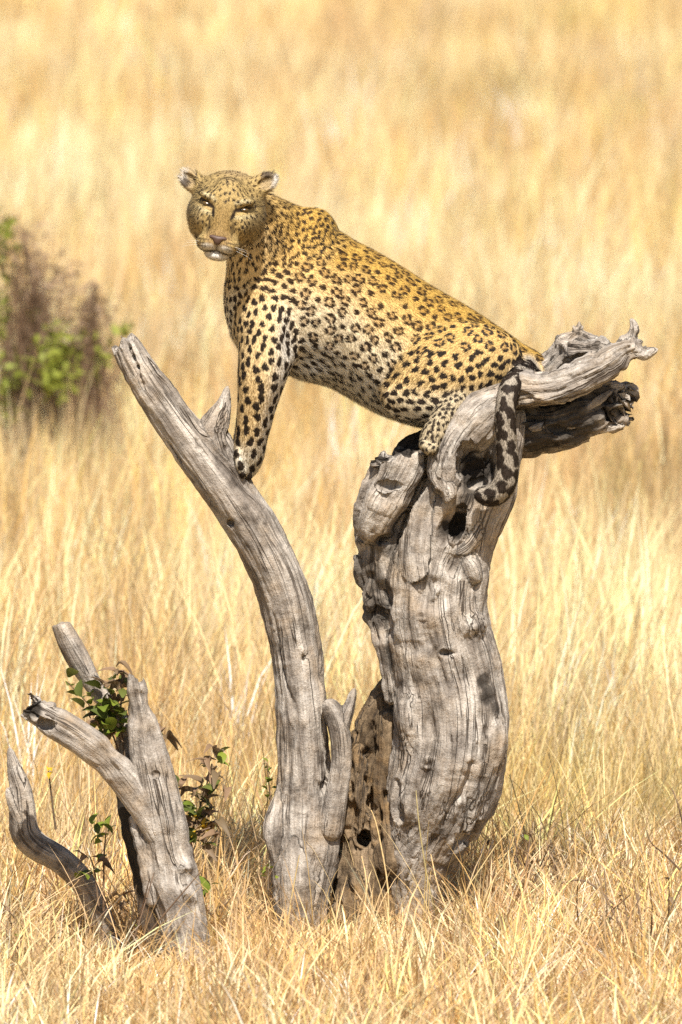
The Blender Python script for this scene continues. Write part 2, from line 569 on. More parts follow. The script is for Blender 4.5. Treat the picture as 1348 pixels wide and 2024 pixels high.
WOOD = wood_material("grey_weathered_wood", (0.15, 0.122, 0.098), (0.34, 0.295, 0.25), (0.55, 0.50, 0.44), (0.34, 0.25, 0.16), 0.9)
WOOD_ROT = wood_material("brown_rotten_wood", (0.05, 0.034, 0.022), (0.18, 0.125, 0.072), (0.38, 0.28, 0.18), (0.30, 0.17, 0.06), 1.0)

def wood_part(name, parent, chains, subs=(), ells=(), sub_ells=(), h=0.0045, mat=None, amp=1.0, k=0.012, char_shade=(), seed=1, rough=0.0, cuts=(), flute=(0.016, 0.007, 0.0040), lumpy=0.014, wrinkle=0.0, rough_at=()):
    """chains: (pts, rad, ys). subs: (pts, rad) hollows. char: (point, radius) burnt wood, dark marks, and recess shade put into the colour. cuts: (point, normal, roughness)"""
    lo = np.min([(c[0] - (c[1] * max(1, c[2]))[:, None]).min(0) for c in chains], 0) - 0.04
    hi = np.max([(c[0] + (c[1] * max(1, c[2]))[:, None]).max(0) for c in chains], 0) + 0.04
    lo[2] = max(lo[2], -0.12)
    F = Field(lo, hi, h)
    for c in chains:
        F.chain(c[0], c[1], k, c[2])
    for c, r, R in ells:
        F.ell(c, r, R, 0.02)
    for c in subs:
        F.chain(c[0], c[1], 0.006, 1.0, 'sub')
    for c, r, R in sub_ells:
        F.ell(c, r, R, 0.008, 'sub')
    for (p, nrm, rg) in cuts:
        nrm = np.asarray(nrm, float) / np.linalg.norm(nrm)
        m = rg[1]
        s_, X, Y, Z = F.box(np.asarray(p) - m, np.asarray(p) + m)
        sh = F.v[s_].shape
        pos = np.stack(np.broadcast_arrays(X, Y, Z), -1).reshape(-1, 3)
        d = (pos - p) @ nrm
        d = d + (fbm(pos * 38 * np.array([1, 1, 0.6]), seed + 77, 3) - 0.5) * rg[0]
        F.v[s_] = np.maximum(F.v[s_], d.reshape(sh).astype(np.float32))
    P, Q = F.mesh()
    lid, G, T, W, R = skeleton_coords(P, chains)
    Nn = normals_of(P, Q)
    # fluting, fibres and cracks along the grain, lumps and knots across it
    g1 = fbm(G * np.array([11, 11, 1.6]) + seed * 3, seed, 3) - 0.5
    wv = fbm(P * 14, seed + 4, 3)[:, None] * np.array([1.0, 1.0, 0.0])
    g2 = fbm(G * np.array([42, 42, 2.4]) + wv + seed, seed + 1, 3)
    rid = 1 - np.abs(2 * g2 - 1)
    lump = fbm(P * 9, seed + 2, 4) - 0.5
    wv2 = vnoise(P * 7, seed + 24)[:, None] * np.array([1.0, 1.0, 0.0])
    crack = sstep(0.84, 0.96, 1 - np.abs(2 * vnoise(G * np.array([15, 15, 1.1]) + 0.8 * wv2 + seed, seed + 3) - 1)) * sstep(.42, .6, fbm(G * np.array([9, 9, 2.5]), seed + 19, 2))
    fib = fbm(G * np.array([120, 120, 6]), seed + 6, 2) - 0.5
    sc = np.clip(R / 0.06, 0.25, 1.3)
    lump2 = fbm(P * 26, seed + 12, 3) - 0.5
    wrk = (1 - np.abs(2 * fbm(G * np.array([7, 7, 34]) + 2.2 * wv, seed + 13, 3) - 1)) * sstep(0.45, 0.62, fbm(P * 6, seed + 14, 2))
    pits = sstep(0.70, 0.82, fbm(P * np.array([34, 34, 26]), seed + 15, 2))
    # flaked layers: terraces with crisp edges running along the grain
    lay = fbm(G * np.array([15, 15, 2.0]) + .5 * wv2 + seed, seed + 40, 3) * 9 + P[:, 2] * 1.5
    fr = lay - np.floor(lay)
    terr = (np.floor(lay) + sstep(.72, 1.0, fr) - P[:, 2] * 1.5) / 9 - .5
    d = amp * sc * (flute[0] * .5 * g1 + flute[0] * 1.3 * terr + flute[1] * (rid - 0.6) + lumpy * lump + 0.004 * lump2 - 0.014 * crack + flute[2] * fib - wrinkle * wrk)
    for p_, r_, dp in rough_at:
        near_ = 1 - sstep(.6, 1.1, np.linalg.norm((P - p_) * np.array([1, .6, 1]), axis=1) / r_)
        jag_ = 1 - np.abs(2 * fbm(G * np.array([48, 48, 9]) + 1.5 * wv, seed + 30, 3) - 1)
        d = d - dp * near_ * sstep(.35, .8, jag_) + .5 * dp * near_ * (fbm(P * 30, seed + 31, 2) - .4)
    if rough:
        pit = sstep(0.55, 0.72, fbm(P * np.array([30, 30, 17]), seed + 8, 3))
        d = d - rough * pit
    P = P + Nn * d[:, None]
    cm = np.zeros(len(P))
    for p, r, *st in char_shade:
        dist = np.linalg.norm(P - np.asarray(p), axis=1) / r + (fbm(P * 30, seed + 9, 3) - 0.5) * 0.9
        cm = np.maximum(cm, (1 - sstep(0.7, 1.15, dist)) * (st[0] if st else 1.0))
    return mesh_np(name, P, Q, 4, mat or WOOD, parent, attrs={'grain': G, 'char_shade': cm})

def make_big_stump():
    root = empty("dead_tree", (0.02, 0.05, 0.0))
    tag(root, "weathered grey dead tree stump forking into a slim limb and thick trunk", "dead tree")
    # thick trunk on the right
    trunk = path([(812, 1880, 46, .02), (813, 1830, 38, .02), (815, 1790, 42, .02), (818, 1745, 52, .02), (825, 1700, 63, .01), (842, 1650, 78, 0), (862, 1600, 94, 0), (877, 1550, 108, -.01), (887, 1500, 111, -.02),
                  (892, 1450, 108, -.02), (892, 1400, 107, -.02), (886, 1350, 107, -.02), (873, 1300, 105, -.03), (862, 1250, 101, -.04), (855, 1200, 101, -.05), (858, 1150, 100, -.05),
                  (872, 1100, 94, -.05), (886, 1050, 92, -.05), (902, 1000, 94, -.05), (925, 940, 88, -.05), (955, 880, 78, -.04), (985, 850, 66, -.03)], sub=2)
    ridge = path([(874, 965, 16, -.175), (884, 925, 38, -.165), (906, 872, 48, -.15), (945, 826, 46, -.14), (985, 792, 32, -.13), (1012, 768, 18, -.11)])
    hull = path([(985, 1000, 20, -.12), (975, 950, 34, -.11), (975, 890, 42, -.10), (985, 830, 40, -.09)])
    lip = path([(892, 996, 5, -.20), (884, 972, 16, -.195), (876, 935, 27, -.18), (888, 890, 32, -.17)])
    burnt = path([(790, 925, 22, .0), (806, 892, 26, .0), (838, 878, 28, -.01), (868, 850, 24, -.02)])  # burnt knobs behind the stub; the shadow on them is painted dark too
    yarm = path([(880, 1092, 6, -.155), (905, 1090, 9, -.155), (930, 1072, 12, -.15), (945, 1040, 16, -.14)])
    knob = path([(930, 1115, 18, -.15), (940, 1140, 14, -.14)])
    stub = path([(738, 1050, 34, -.09), (744, 1015, 46, -.11), (768, 965, 54, -.125), (792, 915, 54, -.12), (802, 880, 44, -.11)])
    stub_low = path([(748, 1190, 34, -.06), (742, 1120, 40, -.06), (745, 1060, 44, -.06), (760, 1000, 44, -.07)])
    flange = path([(772, 1380, 16, -.04), (762, 1290, 20, -.05), (742, 1225, 24, -.05), (730, 1170, 26, -.05), (722, 1110, 26, -.06)])
    cen = path([(830, 1130, 34, -.14), (830, 1060, 36, -.13), (845, 1000, 36, -.12), (860, 960, 30, -.12)])
    rgt = path([(935, 1230, 8, -.10), (940, 1170, 18, -.11), (948, 1100, 26, -.11), (962, 1030, 34, -.12), (985, 970, 34, -.12), (1000, 900, 30, -.11), (1010, 830, 30, -.10)])
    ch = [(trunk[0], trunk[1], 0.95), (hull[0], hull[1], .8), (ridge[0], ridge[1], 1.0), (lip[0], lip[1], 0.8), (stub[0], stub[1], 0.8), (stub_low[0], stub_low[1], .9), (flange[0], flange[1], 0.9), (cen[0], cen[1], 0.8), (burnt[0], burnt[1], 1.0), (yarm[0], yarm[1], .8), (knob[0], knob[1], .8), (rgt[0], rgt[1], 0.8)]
    gap = path([(846, 915, 16, -.21), (820, 985, 16, -.20), (792, 1040, 24, -.18), (772, 1074, 14, -.17)])
    gap2 = path([(848, 915, 16, -.14), (820, 985, 15, -.13), (792, 1045, 20, -.12)])
    hole1 = path([(905, 995, 14, -.20), (892, 1025, 26, -.195), (878, 1055, 24, -.19), (872, 1076, 8, -.18)])
    hole1b = path([(912, 1005, 12, -.16), (908, 1040, 20, -.14), (900, 1070, 10, -.15)])
    hole2 = path([(878, 1100, 6, -.185), (896, 1118, 18, -.185), (912, 1142, 10, -.175)])
    def e(px, py, y, a, b, c):
        return (px, py, y, a, b, c)
    def eh(lst):
        out = []
        for (px, py, y, a, b, c) in lst:
            for _ in range(4):
                t = random.uniform(-.5, .5)
                out.append((U(px + random.uniform(-.5, .5) * a, py + random.uniform(-.55, .55) * c, y + random.uniform(-.01, .01)),
                            np.array([a * S * random.uniform(.45, .8), b * random.uniform(.7, 1.05), c * S * random.uniform(.45, .8)]), None))
        return out
    holes = [e(946, 915, -.22, 44, .095, 52), e(938, 968, -.215, 38, .085, 32),
             e(958, 1352, -.165, 16, .035, 26), e(972, 1385, -.155, 14, .04, 24), e(868, 1155, -.19, 16, .012, 5), e(772, 1068, -.15, 30, .05, 12),
             e(775, 958, -.185, 30, .008, 6), e(880, 1290, -.16, 20, .012, 5), e(860, 990, -.22, 20, .07, 16), e(1012, 1285, -.05, 14, .08, 60)]
    bulges = [(U(970, 1470, -.09), np.array([.042, .05, .07]), None), (U(895, 1550, -.11), np.array([.05, .04, .05]), None), (U(820, 1420, -.09), np.array([.05, .06, .1]), None),
              (U(900, 1235, -.12), np.array([.08, .05, .03]), None), (U(812, 1590, -.07), np.array([.05, .05, .06]), None)]
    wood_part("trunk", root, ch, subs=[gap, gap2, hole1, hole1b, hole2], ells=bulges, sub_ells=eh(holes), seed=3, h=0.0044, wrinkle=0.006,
              rough_at=[(U(722, 1110, -.1), .06, .02), (U(728, 1180, -.09), .065, .026), (U(745, 1240, -.09), .05, .022), (U(858, 1175, -.16), .055, .016), (U(935, 930, -.16), .06, .018), (U(905, 870, -.19), .07, .010), (U(770, 960, -.17), .06, .010)],
              char_shade=[(U(755, 893, -.13), .035), (U(800, 875, -.12), .05), (U(825, 885, -.03), .085), (U(900, 1040, -.12), .05), (U(940, 930, -.14), .05), (U(952, 1345, -.13), .026, .85), (U(968, 1375, -.13), .028, .85), (U(982, 1400, -.12), .022, .8), (U(722, 1140, -.09), .06, .6), (U(730, 1215, -.09), .06, .7), (U(760, 1070, -.1), .045, .6), (U(920, 985, -.15), .04, .8), (U(765, 1300, -.08), .03, .7)],  # burnt tip, dark bark, dark oval; shade of the hollows painted in as well
              cuts=[(U(770, 898, -.11), (-.12, -.1, 1), (0.05, 0.11))])
    # the bough lying out to the right
    core = path([(965, 850, 58, -.02), (1030, 834, 62, -.02), (1090, 832, 60, -.03), (1150, 815, 54, -.03), (1200, 800, 47, -.03), (1255, 797, 42, -.03)])
    beam = path([(1000, 785, 20, -.11), (1035, 773, 34, -.15), (1090, 768, 33, -.165), (1150, 744, 29, -.165), (1205, 716, 27, -.16), (1243, 690, 25, -.155), (1270, 699, 12, -.155), (1297, 690, 3, -.155)])
    plank = path([(1030, 745, 10, -.09), (1100, 742, 14, -.09), (1170, 712, 14, -.10), (1225, 690, 12, -.12)])
    chunk = path([(1050, 745, 22, .05), (1085, 715, 28, .03), (1120, 685, 33, .02), (1147, 668, 27, .02), (1180, 690, 30, .01), (1220, 702, 24, -.06)])
    peak = path([(1085, 725, 30, .03), (1118, 690, 34, .02), (1140, 662, 22, .02), (1148, 645, 8, .02)], sub=1)
    slab = path([(1130, 690, 26, .0), (1185, 690, 28, -.02), (1215, 705, 22, -.06)], sub=1)
    spike = path([(1235, 690, 20, -.13), (1250, 664, 9, -.13), (1254, 648, 5, -.13), (1248, 632, 2, -.13)])
    jag = path([(1190, 775, 20, -.08), (1225, 770, 14, -.09), (1240, 768, 6, -.09)])
    jag2 = path([(1170, 845, 22, -.05), (1215, 838, 20, -.07), (1246, 832, 8, -.08)])
    ch = [(core[0], core[1], 1.3), (beam[0], beam[1], 1.1), (plank[0], plank[1], 1.5), (chunk[0], chunk[1], 1.2), (peak[0], peak[1], 1.3), (slab[0], slab[1], 1.2), (spike[0], spike[1], .8), (jag[0], jag[1], 1.0), (jag2[0], jag2[1], 1.0)]
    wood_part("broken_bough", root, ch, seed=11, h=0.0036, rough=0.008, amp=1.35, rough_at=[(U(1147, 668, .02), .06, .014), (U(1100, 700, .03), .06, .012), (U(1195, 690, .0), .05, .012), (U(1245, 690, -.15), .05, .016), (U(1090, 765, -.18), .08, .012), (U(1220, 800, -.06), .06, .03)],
              sub_ells=eh([e(1150, 712, -.06, 24, .03, 9), e(1205, 815, -.1, 30, .03, 12), e(1248, 808, -.06, 26, .06, 14), e(1120, 850, -.12, 40, .02, 8)]),
              char_shade=[(U(1235, 800, -.05), .05, .9), (U(1160, 715, -.0), .03), (U(1060, 845, -.1), .085, .85), (U(1130, 830, -.1), .075, .85), (U(1190, 800, -.1), .055, .8)], flute=(.026, .014, .007), lumpy=.026, wrinkle=.004, cuts=[(U(1236, 800, -.03), (1, -.1, .1), (0.11, 0.09))])  # charred core and end; shade under the beam and in the hollow painted in
    for a, b_, r_ in (((1120, 846), (1192, 815), 7), ((1045, 848), (1085, 836), 6), ((1150, 812), (1212, 770), 7)):
        q = path([(a[0], a[1], 2, -.12), ((a[0] + b_[0]) / 2, (a[1] + b_[1]) / 2 + 2, r_, -.125), (b_[0], b_[1], 2, -.11)])
        wood_part("splinter", root, [(q[0], q[1], 1.0)], seed=int(a[0]), h=0.003, amp=.6)
    # slim limb on the left
    limb = path([(583, 1870, 34, -.02), (586, 1810, 40, -.03), (592, 1740, 54, -.03), (598, 1670, 62, -.02), (602, 1600, 58, -.01), (603, 1540, 52, -.01), (599, 1460, 50, -.01), (593, 1380, 49, -.02), (584, 1300, 49, -.02), (570, 1220, 50, -.03),
                 (546, 1140, 50, -.04), (510, 1065, 50, -.05), (465, 995, 50, -.06), (418, 930, 47, -.07), (365, 862, 42, -.08), (318, 795, 38, -.085), (278, 735, 34, -.09), (240, 668, 27, -.09)])
    prong = path([(470, 985, 38, -.06), (435, 905, 36, -.07), (422, 860, 32, -.075), (430, 830, 24, -.08), (443, 800, 13, -.08), (449, 766, 4, -.08)])
    but1 = path([(556, 1560, 8, -.03), (546, 1610, 18, -.05), (542, 1655, 20, -.06), (552, 1715, 16, -.05), (560, 1800, 12, -.05)])
    but2 = path([(640, 1620, 20, -.03), (648, 1680, 24, -.04), (636, 1750, 22, -.04), (628, 1830, 18, -.03)])
    but3 = path([(590, 1660, 30, -.06), (590, 1740, 34, -.07), (585, 1830, 26, -.07)])
    crack = path([(392, 870, 4, -.13), (400, 925, 5, -.14), (425, 985, 5, -.135), (455, 1030, 6, -.125)])
    crack2 = path([(456, 1035, 6, -.12), (490, 1085, 3.5, -.115), (515, 1150, 3.5, -.10), (530, 1210, 3, -.09)])
    split = path([(228, 680, 5, -.125), (252, 740, 5, -.135), (268, 790, 2, -.135)])
    split2 = path([(248, 672, 4, -.12), (270, 725, 4, -.128), (285, 770, 2, -.13)])
    split3 = path([(262, 690, 5, -.11), (285, 740, 3, -.12)])
    wood_part("limb", root, [(limb[0], limb[1], .95), (prong[0], prong[1], .8), (but1[0], but1[1], .9), (but2[0], but2[1], .9), (but3[0], but3[1], .9)], subs=[crack, crack2, split, split2, split3],
              sub_ells=eh([e(602, 1297, -.09, 7, .02, 10), e(458, 1035, -.12, 8, .03, 7), e(447, 880, -.125, 6, .02, 16)]), seed=21, h=0.0042, amp=0.8, lumpy=.016, wrinkle=.004, cuts=[(U(242, 680, -.09), (-.6, 0, 1), (0.06, 0.06))])
    # forked twig stub and rotten wood between the two
    fork = path([(655, 1640, 22, -.06), (664, 1580, 20, -.07), (675, 1510, 18, -.07), (672, 1450, 18, -.07), (660, 1410, 17, -.07), (652, 1396, 13, -.07)])
    fork2 = path([(676, 1440, 14, -.07), (688, 1405, 11, -.07), (700, 1366, 6, -.07)])
    wood_part("side_branch", root, [(fork[0], fork[1], 1.0), (fork2[0], fork2[1], 1.0)], seed=31, h=0.0035, amp=0.6)
    rot = path([(730, 1870, 62, .03), (724, 1790, 66, .03), (722, 1700, 64, .04), (724, 1620, 58, .05), (732, 1540, 50, .05), (742, 1470, 46, .06), (758, 1410, 34, .06), (770, 1350, 18, .06)])
    rot2 = path([(700, 1640, 24, .0), (706, 1560, 22, .0), (712, 1490, 18, .01)])
    rot3 = path([(770, 1700, 30, -.02), (760, 1600, 26, -.01), (765, 1500, 20, .0), (768, 1420, 16, .01)])
    rot4 = path([(700, 1850, 40, -.06), (700, 1790, 36, -.06), (690, 1740, 22, -.05)])
    wood_part("rotten_heartwood", root, [(rot[0], rot[1], .9), (rot2[0], rot2[1], .9), (rot3[0], rot3[1], .9), (rot4[0], rot4[1], .9)], seed=41, h=0.0045, amp=1.7, rough=0.028, mat=WOOD_ROT,
              sub_ells=eh([e(695, 1540, -.05, 12, .06, 60), e(735, 1590, -.02, 10, .05, 30), e(720, 1660, -.03, 14, .05, 12), e(764, 1385, -.02, 10, .06, 26)]))
    return root
make_big_stump()

def make_small_stump():
    root = empty("broken_stump", tuple(np.array([-0.42, -0.8, 0.0])))
    tag(root, "low broken grey stump with a side bough and creeper, beside a bent branch", "tree stump")
    y = -.78
    main = path([(388, 1935, 42, y), (372, 1870, 43, y), (358, 1800, 45, y), (342, 1730, 45, y), (328, 1660, 43, y), (314, 1590, 40, y), (299, 1520, 36, y), (285, 1450, 29, y), (276, 1400, 23, y), (270, 1350, 16, y), (268, 1320, 10, y)])
    wood_part("trunk", root, [(main[0], main[1], .9)], seed=51, h=0.004, amp=0.7,
              ells=[(U(366, 1715, y - .04), np.array([.022, .03, .022]), None), (U(374, 1765, y - .04), np.array([.02, .03, .03]), None)],
              subs=[path([(318, 1640, 4, y - .065), (330, 1740, 5, y - .068), (345, 1840, 4, y - .066)]), path([(285, 1500, 3, y - .055), (292, 1570, 3, y - .06)])],
              sub_ells=[(U(306, 1532, y - .055), np.array([.017, .02, .006]), None)], cuts=[(U(268, 1338, y), (.35, 0, 1), (0.09, 0.05))], rough_at=[(U(275, 1400, y - .03), .05, .012), (U(335, 1690, y - .05), .08, .012)])
    br = path([(318, 1660, 20, y - .01), (288, 1600, 24, y - .02), (252, 1545, 26, y - .02), (212, 1500, 27, y - .03), (168, 1465, 27, y - .03), (120, 1434, 28, y - .03), (80, 1408, 28, y - .03), (40, 1386, 20, y - .03)])
    strip = path([(262, 1620, 10, y), (285, 1700, 12, y - .01), (300, 1780, 14, y - .01)])
    wood_part("bough", root, [(br[0], br[1], .95), (strip[0], strip[1], 1.0)], seed=61, h=0.0038, amp=0.9,
              sub_ells=[(U(85, 1435, y - .07), np.array([.025, .03, .012]), None)], char_shade=[(U(60, 1395, y - .06), .034)], cuts=[(U(54, 1394, y - .03), (-1, 0, .35), (0.11, 0.06))], rough_at=[(U(85, 1405, y - .06), .06, .018), (U(215, 1500, y - .06), .05, .010)])
    thin = path([(250, 1440, 12, y + .14), (215, 1395, 14, y + .14), (188, 1360, 15, y + .14), (160, 1312, 20, y + .14), (138, 1272, 19, y + .14), (122, 1240, 15, y + .14), (114, 1222, 10, y + .14)])
    low = path([(335, 1880, 40, y + .12), (300, 1740, 40, y + .12), (268, 1600, 34, y + .12), (255, 1500, 26, y + .13), (250, 1430, 14, y + .14)])
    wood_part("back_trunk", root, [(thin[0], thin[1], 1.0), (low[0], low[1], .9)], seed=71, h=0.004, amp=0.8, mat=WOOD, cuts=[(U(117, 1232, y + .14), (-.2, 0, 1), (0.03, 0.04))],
              char_shade=[(U(255, 1600, y + .08), .12), (U(290, 1720, y + .08), .10)])  # shade of the recess behind the bough, painted dark on the wood
    y2 = -.52
    b = path([(232, 1905, 18, y2), (215, 1850, 18, y2), (190, 1790, 21, y2), (160, 1740, 22, y2), (118, 1700, 24, y2), (75, 1675, 25, y2), (48, 1645, 25, y2), (44, 1600, 23, y2), (40, 1560, 19, y2), (28, 1520, 13, y2), (19, 1480, 4, y2)])
    r2 = empty("bent_branch", tuple(U(232, 1895, y2)))
    tag(r2, "bent pale grey dead branch with a pointed tip rising from the grass", "branch")
    spur = path([(40, 1620, 10, y2 - .02), (22, 1585, 6, y2 - .02), (15, 1560, 2, y2 - .02)])
    wood_part("stem", r2, [(b[0], b[1], 1.0), (spur[0], spur[1], 1.0)], seed=81, h=0.0034, amp=0.55)
make_small_stump()
print("wood", round(time.time() - T0, 1))
# ------------------------------------------------------------------ leopard
def coat_material():
    m, nt, bs = new_mat("leopard_coat")
    at = nd(nt, 'ShaderNodeAttribute', attribute_name='coat').outputs['Color']
    tc = nd(nt, 'ShaderNodeTexCoord').outputs['Object']
    n = noise(nt, tc, 320, 2, 0.6)
    c = mixc(nt, at, ramp(nt, [(0.3, (0.72, 0.72, 0.72)), (0.7, (1.12, 1.12, 1.12))], n), 0.8, 'MULTIPLY')
    nt.links.new(c, bs.inputs['Base Color'])
    bs.inputs['Roughness'].default_value = 0.8
    bs.inputs['Specular IOR Level'].default_value = 0.15
    return m

def fur_material():
    m, nt, bs = new_mat("leopard_fur")
    at = nd(nt, 'ShaderNodeAttribute', attribute_name='coat').outputs['Color']
    sn = nd(nt, 'ShaderNodeAttribute', attribute_name='sn').outputs['Vector']
    nt.links.new(at, bs.inputs['Base Color'])
    nt.links.new(sn, bs.inputs['Normal'])
    bs.inputs['Roughness'].default_value = 0.6
    bs.inputs['Specular IOR Level'].default_value = 0.25
    return m

def simple_mat(name, col, rough=0.5, spec=0.4):
    m, nt, bs = new_mat(name)
    tc = nd(nt, 'ShaderNodeTexCoord').outputs['Object']
    n = noise(nt, tc, 120, 3)
    c = mixc(nt, col, ramp(nt, [(0.3, (0.75, 0.75, 0.75)), (0.7, (1.15, 1.15, 1.15))], n), 0.7, 'MULTIPLY')
    nt.links.new(c, bs.inputs['Base Color'])
    bs.inputs['Roughness'].default_value = rough
    bs.inputs['Specular IOR Level'].default_value = spec
    return m

# head frame: x to the picture's right, y backwards out of the face, z up
def unit(v): return np.asarray(v, float) / np.linalg.norm(v)
HF = unit((-0.11, -1.0, -0.13))
_r = np.array([math.cos(math.radians(9)), 0, -math.sin(math.radians(9))])
HX = unit(_r - HF * (_r @ HF))
HY = -HF
HZ = np.cross(HX, HY)
HR = np.stack([HX, HY, HZ], 1)
HEAD_Y = -0.185
HO = U(444, 411, HEAD_Y - .095) - HR @ np.array([0, -.095, .012])
def hl(x, y, z): return HO + HR @ np.array([x, y, z])

def make_leopard():
    torso = path([(548, 590, 92, .0), (580, 590, 128, .01), (622, 600, 132, .02), (680, 622, 130, .03), (743, 656, 126, .03), (800, 692, 126, .03), (855, 716, 120, .03), (915, 734, 104, .03), (965, 745, 82, .03), (1010, 748, 58, .03), (1045, 740, 38, .03)], sub=3)
    TY = 0.80
    neck = path([(592, 540, 104, .01), (556, 494, 76, .0), (520, 460, 58, -.04), (480, 425, 50, -.08)])
    chest = path([(534, 660, 58, -.03), (527, 600, 54, -.03), (518, 550, 46, -.03), (506, 505, 38, -.05)])
    scap = path([(612, 455, 40, -.03), (588, 520, 56, -.06), (550, 600, 62, -.075), (534, 670, 52, -.09)])
    scap_far = path([(622, 448, 36, .07), (590, 540, 60, .08), (560, 640, 55, .08)])
    leg = path([(534, 640, 52, -.085), (526, 700, 46, -.10), (517, 745, 40, -.105), (509, 790, 32, -.10), (502, 835, 27, -.09), (495, 872, 23, -.08), (490, 900, 22, -.07), (486, 926, 17, -.06)])
    leg_far = path([(545, 650, 48, .06), (528, 710, 38, .06), (513, 760, 29, .05), (502, 820, 24, .02), (494, 870, 22, -.01), (488, 905, 22, -.03)])
    thigh = path([(985, 705, 44, -.04), (930, 718, 76, -.07), (872, 742, 82, -.09), (825, 768, 56, -.095), (800, 780, 42, -.085)])
    shank = path([(812, 780, 42, -.10), (858, 792, 36, -.11), (900, 792, 26, -.12)])
    foot = path([(905, 790, 20, -.13), (882, 820, 22, -.15), (862, 850, 22, -.165), (852, 876, 23, -.17)])
    tail = path([(1030, 738, 32, .02), (1035, 742, 24, -.06), (1022, 748, 19, -.14), (1006, 772, 18, -.205), (999, 815, 18, -.23), (1000, 865, 19, -.23), (1003, 920, 20, -.23), (994, 962, 21, -.228), (972, 980, 18, -.225), (952, 978, 13, -.222)])
    chains = [(torso[0], torso[1], TY), (neck[0], neck[1], .85), (chest[0], chest[1], 1.0), (scap[0], scap[1], .6), (scap_far[0], scap_far[1], .6), (leg[0], leg[1], .95), (leg_far[0], leg_far[1], .9),
              (thigh[0], thigh[1], .55), (shank[0], shank[1], .7), (foot[0], foot[1], .9), (tail[0], tail[1], 1.0)]
    kk = [.03, .045, .05, .03, .04, .025, .03, .024, .02, .012, .010]
    lo = np.array([U(330, 300)[0], -.34, U(0, 1010)[2]]); hi = np.array([U(1085, 300)[0], .20, U(0, 310)[2]])
    F = Field(lo, hi, 0.0033)
    for c, k in zip(chains, kk):
        F.chain(c[0], c[1], k, c[2])
    # toes of the fore and hind paws
    for (px, py, y) in ((472, 898, -.10), (474, 916, -.105), (480, 930, -.10), (490, 936, -.08)):
        F.ell(U(px, py, y), (.013, .015, .021), None, .006)
    for (px, py, y) in ((838, 880, -.19), (848, 888, -.20), (858, 886, -.195)):
        F.ell(U(px, py, y), (.013, .02, .016), None, .008)
    F.ell(U(562, 694, -.085), (.026, .028, .034), None, .03)          # elbow
    # belly fold of the flank, brisket
    F.ell(U(620, 722, .02), (.06, .085, .030), None, .04)
    # creases behind the shoulder and in front of the thigh
    F.chain(*path([(592, 540, 8, -.150), (586, 610, 10, -.165), (584, 690, 10, -.155)]), .035, 1.0, 'sub')
    F.chain(*path([(800, 650, 5, -.150), (768, 700, 9, -.150), (756, 760, 9, -.135)]), .035, 1.0, 'sub')
    # head, built in its own field and merged at the neck
    H = Field(F.lo, F.lo + (F.n - 1) * F.h, F.h)
    H.n = F.n; H.v = np.full(F.n, 0.2, dtype=np.float32)
    E = lambda c, r, k=.018, op='add', R=None: H.ell(hl(*c), r, HR if R is None else HR @ R, k, op)
    E((0, .030, .018), (.089, .100, .068), .03)
    E((0, .0, -.02), (.084, .085, .070), .03)
    for s in (-1, 1):
        E((s * .058, -.012, -.026), (.044, .060, .050), .02)
        E((s * .042, -.066, .034), (.032, .024, .013), .014)         # brow
        E((s * .027, -.124, -.079), (.030, .036, .024), .012)        # muzzle pads
        E((s * .054, -.056, -.024), (.028, .020, .026), .02)        # cheekbone
        E((s * .036, -.080, -.030), (.032, .030, .036), .025)        # flat of the cheek beside the nose
        E((s * .058, .0, -.070), (.026, .045, .03), .03)             # ruff
    H.cone(hl(0, -.052, .046), hl(0, -.126, -.050), .038, .0265, .022)  # bridge of the nose
    E((0, -.122, -.055), (.026, .026, .016), .010)
    E((0, -.108, -.110), (.033, .036, .016), .012)                   # chin
    E((0, -.05, -.090), (.054, .062, .034), .02)                     # jaw
    for s in (-1, 1):
        a = .20 * s
        RS = np.array([[math.cos(a), 0, -math.sin(a)], [0, 1, 0], [math.sin(a), 0, math.cos(a)]])
        E((s * .047, -.112, .012), (.020, .024, .009), .010, 'sub', RS)  # eye sockets
    for s in (-1, 1):
        H.cone(hl(s * .040, -.148, -.101), hl(0, -.164, -.094), .0035, .0035, .004, 1, 'sub')   # mouth
    H.cone(hl(0, -.160, -.072), hl(0, -.167, -.094), .0025, .0025, .004, 1, 'sub')
    # ears: cupped, rounded, swung outwards
    for s, ex, ez, an in ((-1, .106, .046, 58), (1, .080, .072, 54)):
        a = math.radians(an) * s
        RE = np.array([[math.cos(a), 0, math.sin(a)], [0, 1, 0], [-math.sin(a), 0, math.cos(a)]])
        b = math.radians(-34) * s
        RE = RE @ np.array([[math.cos(b), -math.sin(b), 0], [math.sin(b), math.cos(b), 0], [0, 0, 1]])
        E((s * ex, .022, ez), (.028, .018, .038), .022, 'add', RE)
        E((s * (ex + .006), .009, ez + .004), (.015, .010, .024), .006, 'sub', RE)
    F.apply((slice(None),) * 3, H.v, .014, 'add')
    P, Q = F.mesh()
    P = smooth_verts(P, Q, 1, .3)
    N = normals_of(P, Q)
    lid, G, T, W, R = skeleton_coords(P, chains)
    hp = (P - HO) @ HR
    hd = np.sqrt((hp[:, 0] / .15) ** 2 + (hp[:, 1] / .25) ** 2 + ((hp[:, 2] + .005) / .155) ** 2)
    head = (hd < 1.0) & (hp[:, 1] < .03 + .45 * np.maximum(hp[:, 2], 0)) & (hp[:, 1] < .075) & (hp[:, 1] < -.085 + 1.25 * np.maximum(hp[:, 2] + .12, 0))
    print("leopard mesh", len(P), round(time.time() - T0, 1))
    # muscle relief
    P = P + N * (0.006 * (fbm(P * 9, 5, 3) - 0.5))[:, None] * (~head)[:, None]
    # -------- ground colour of the coat
    n1 = fbm(P * 22, 3, 3)
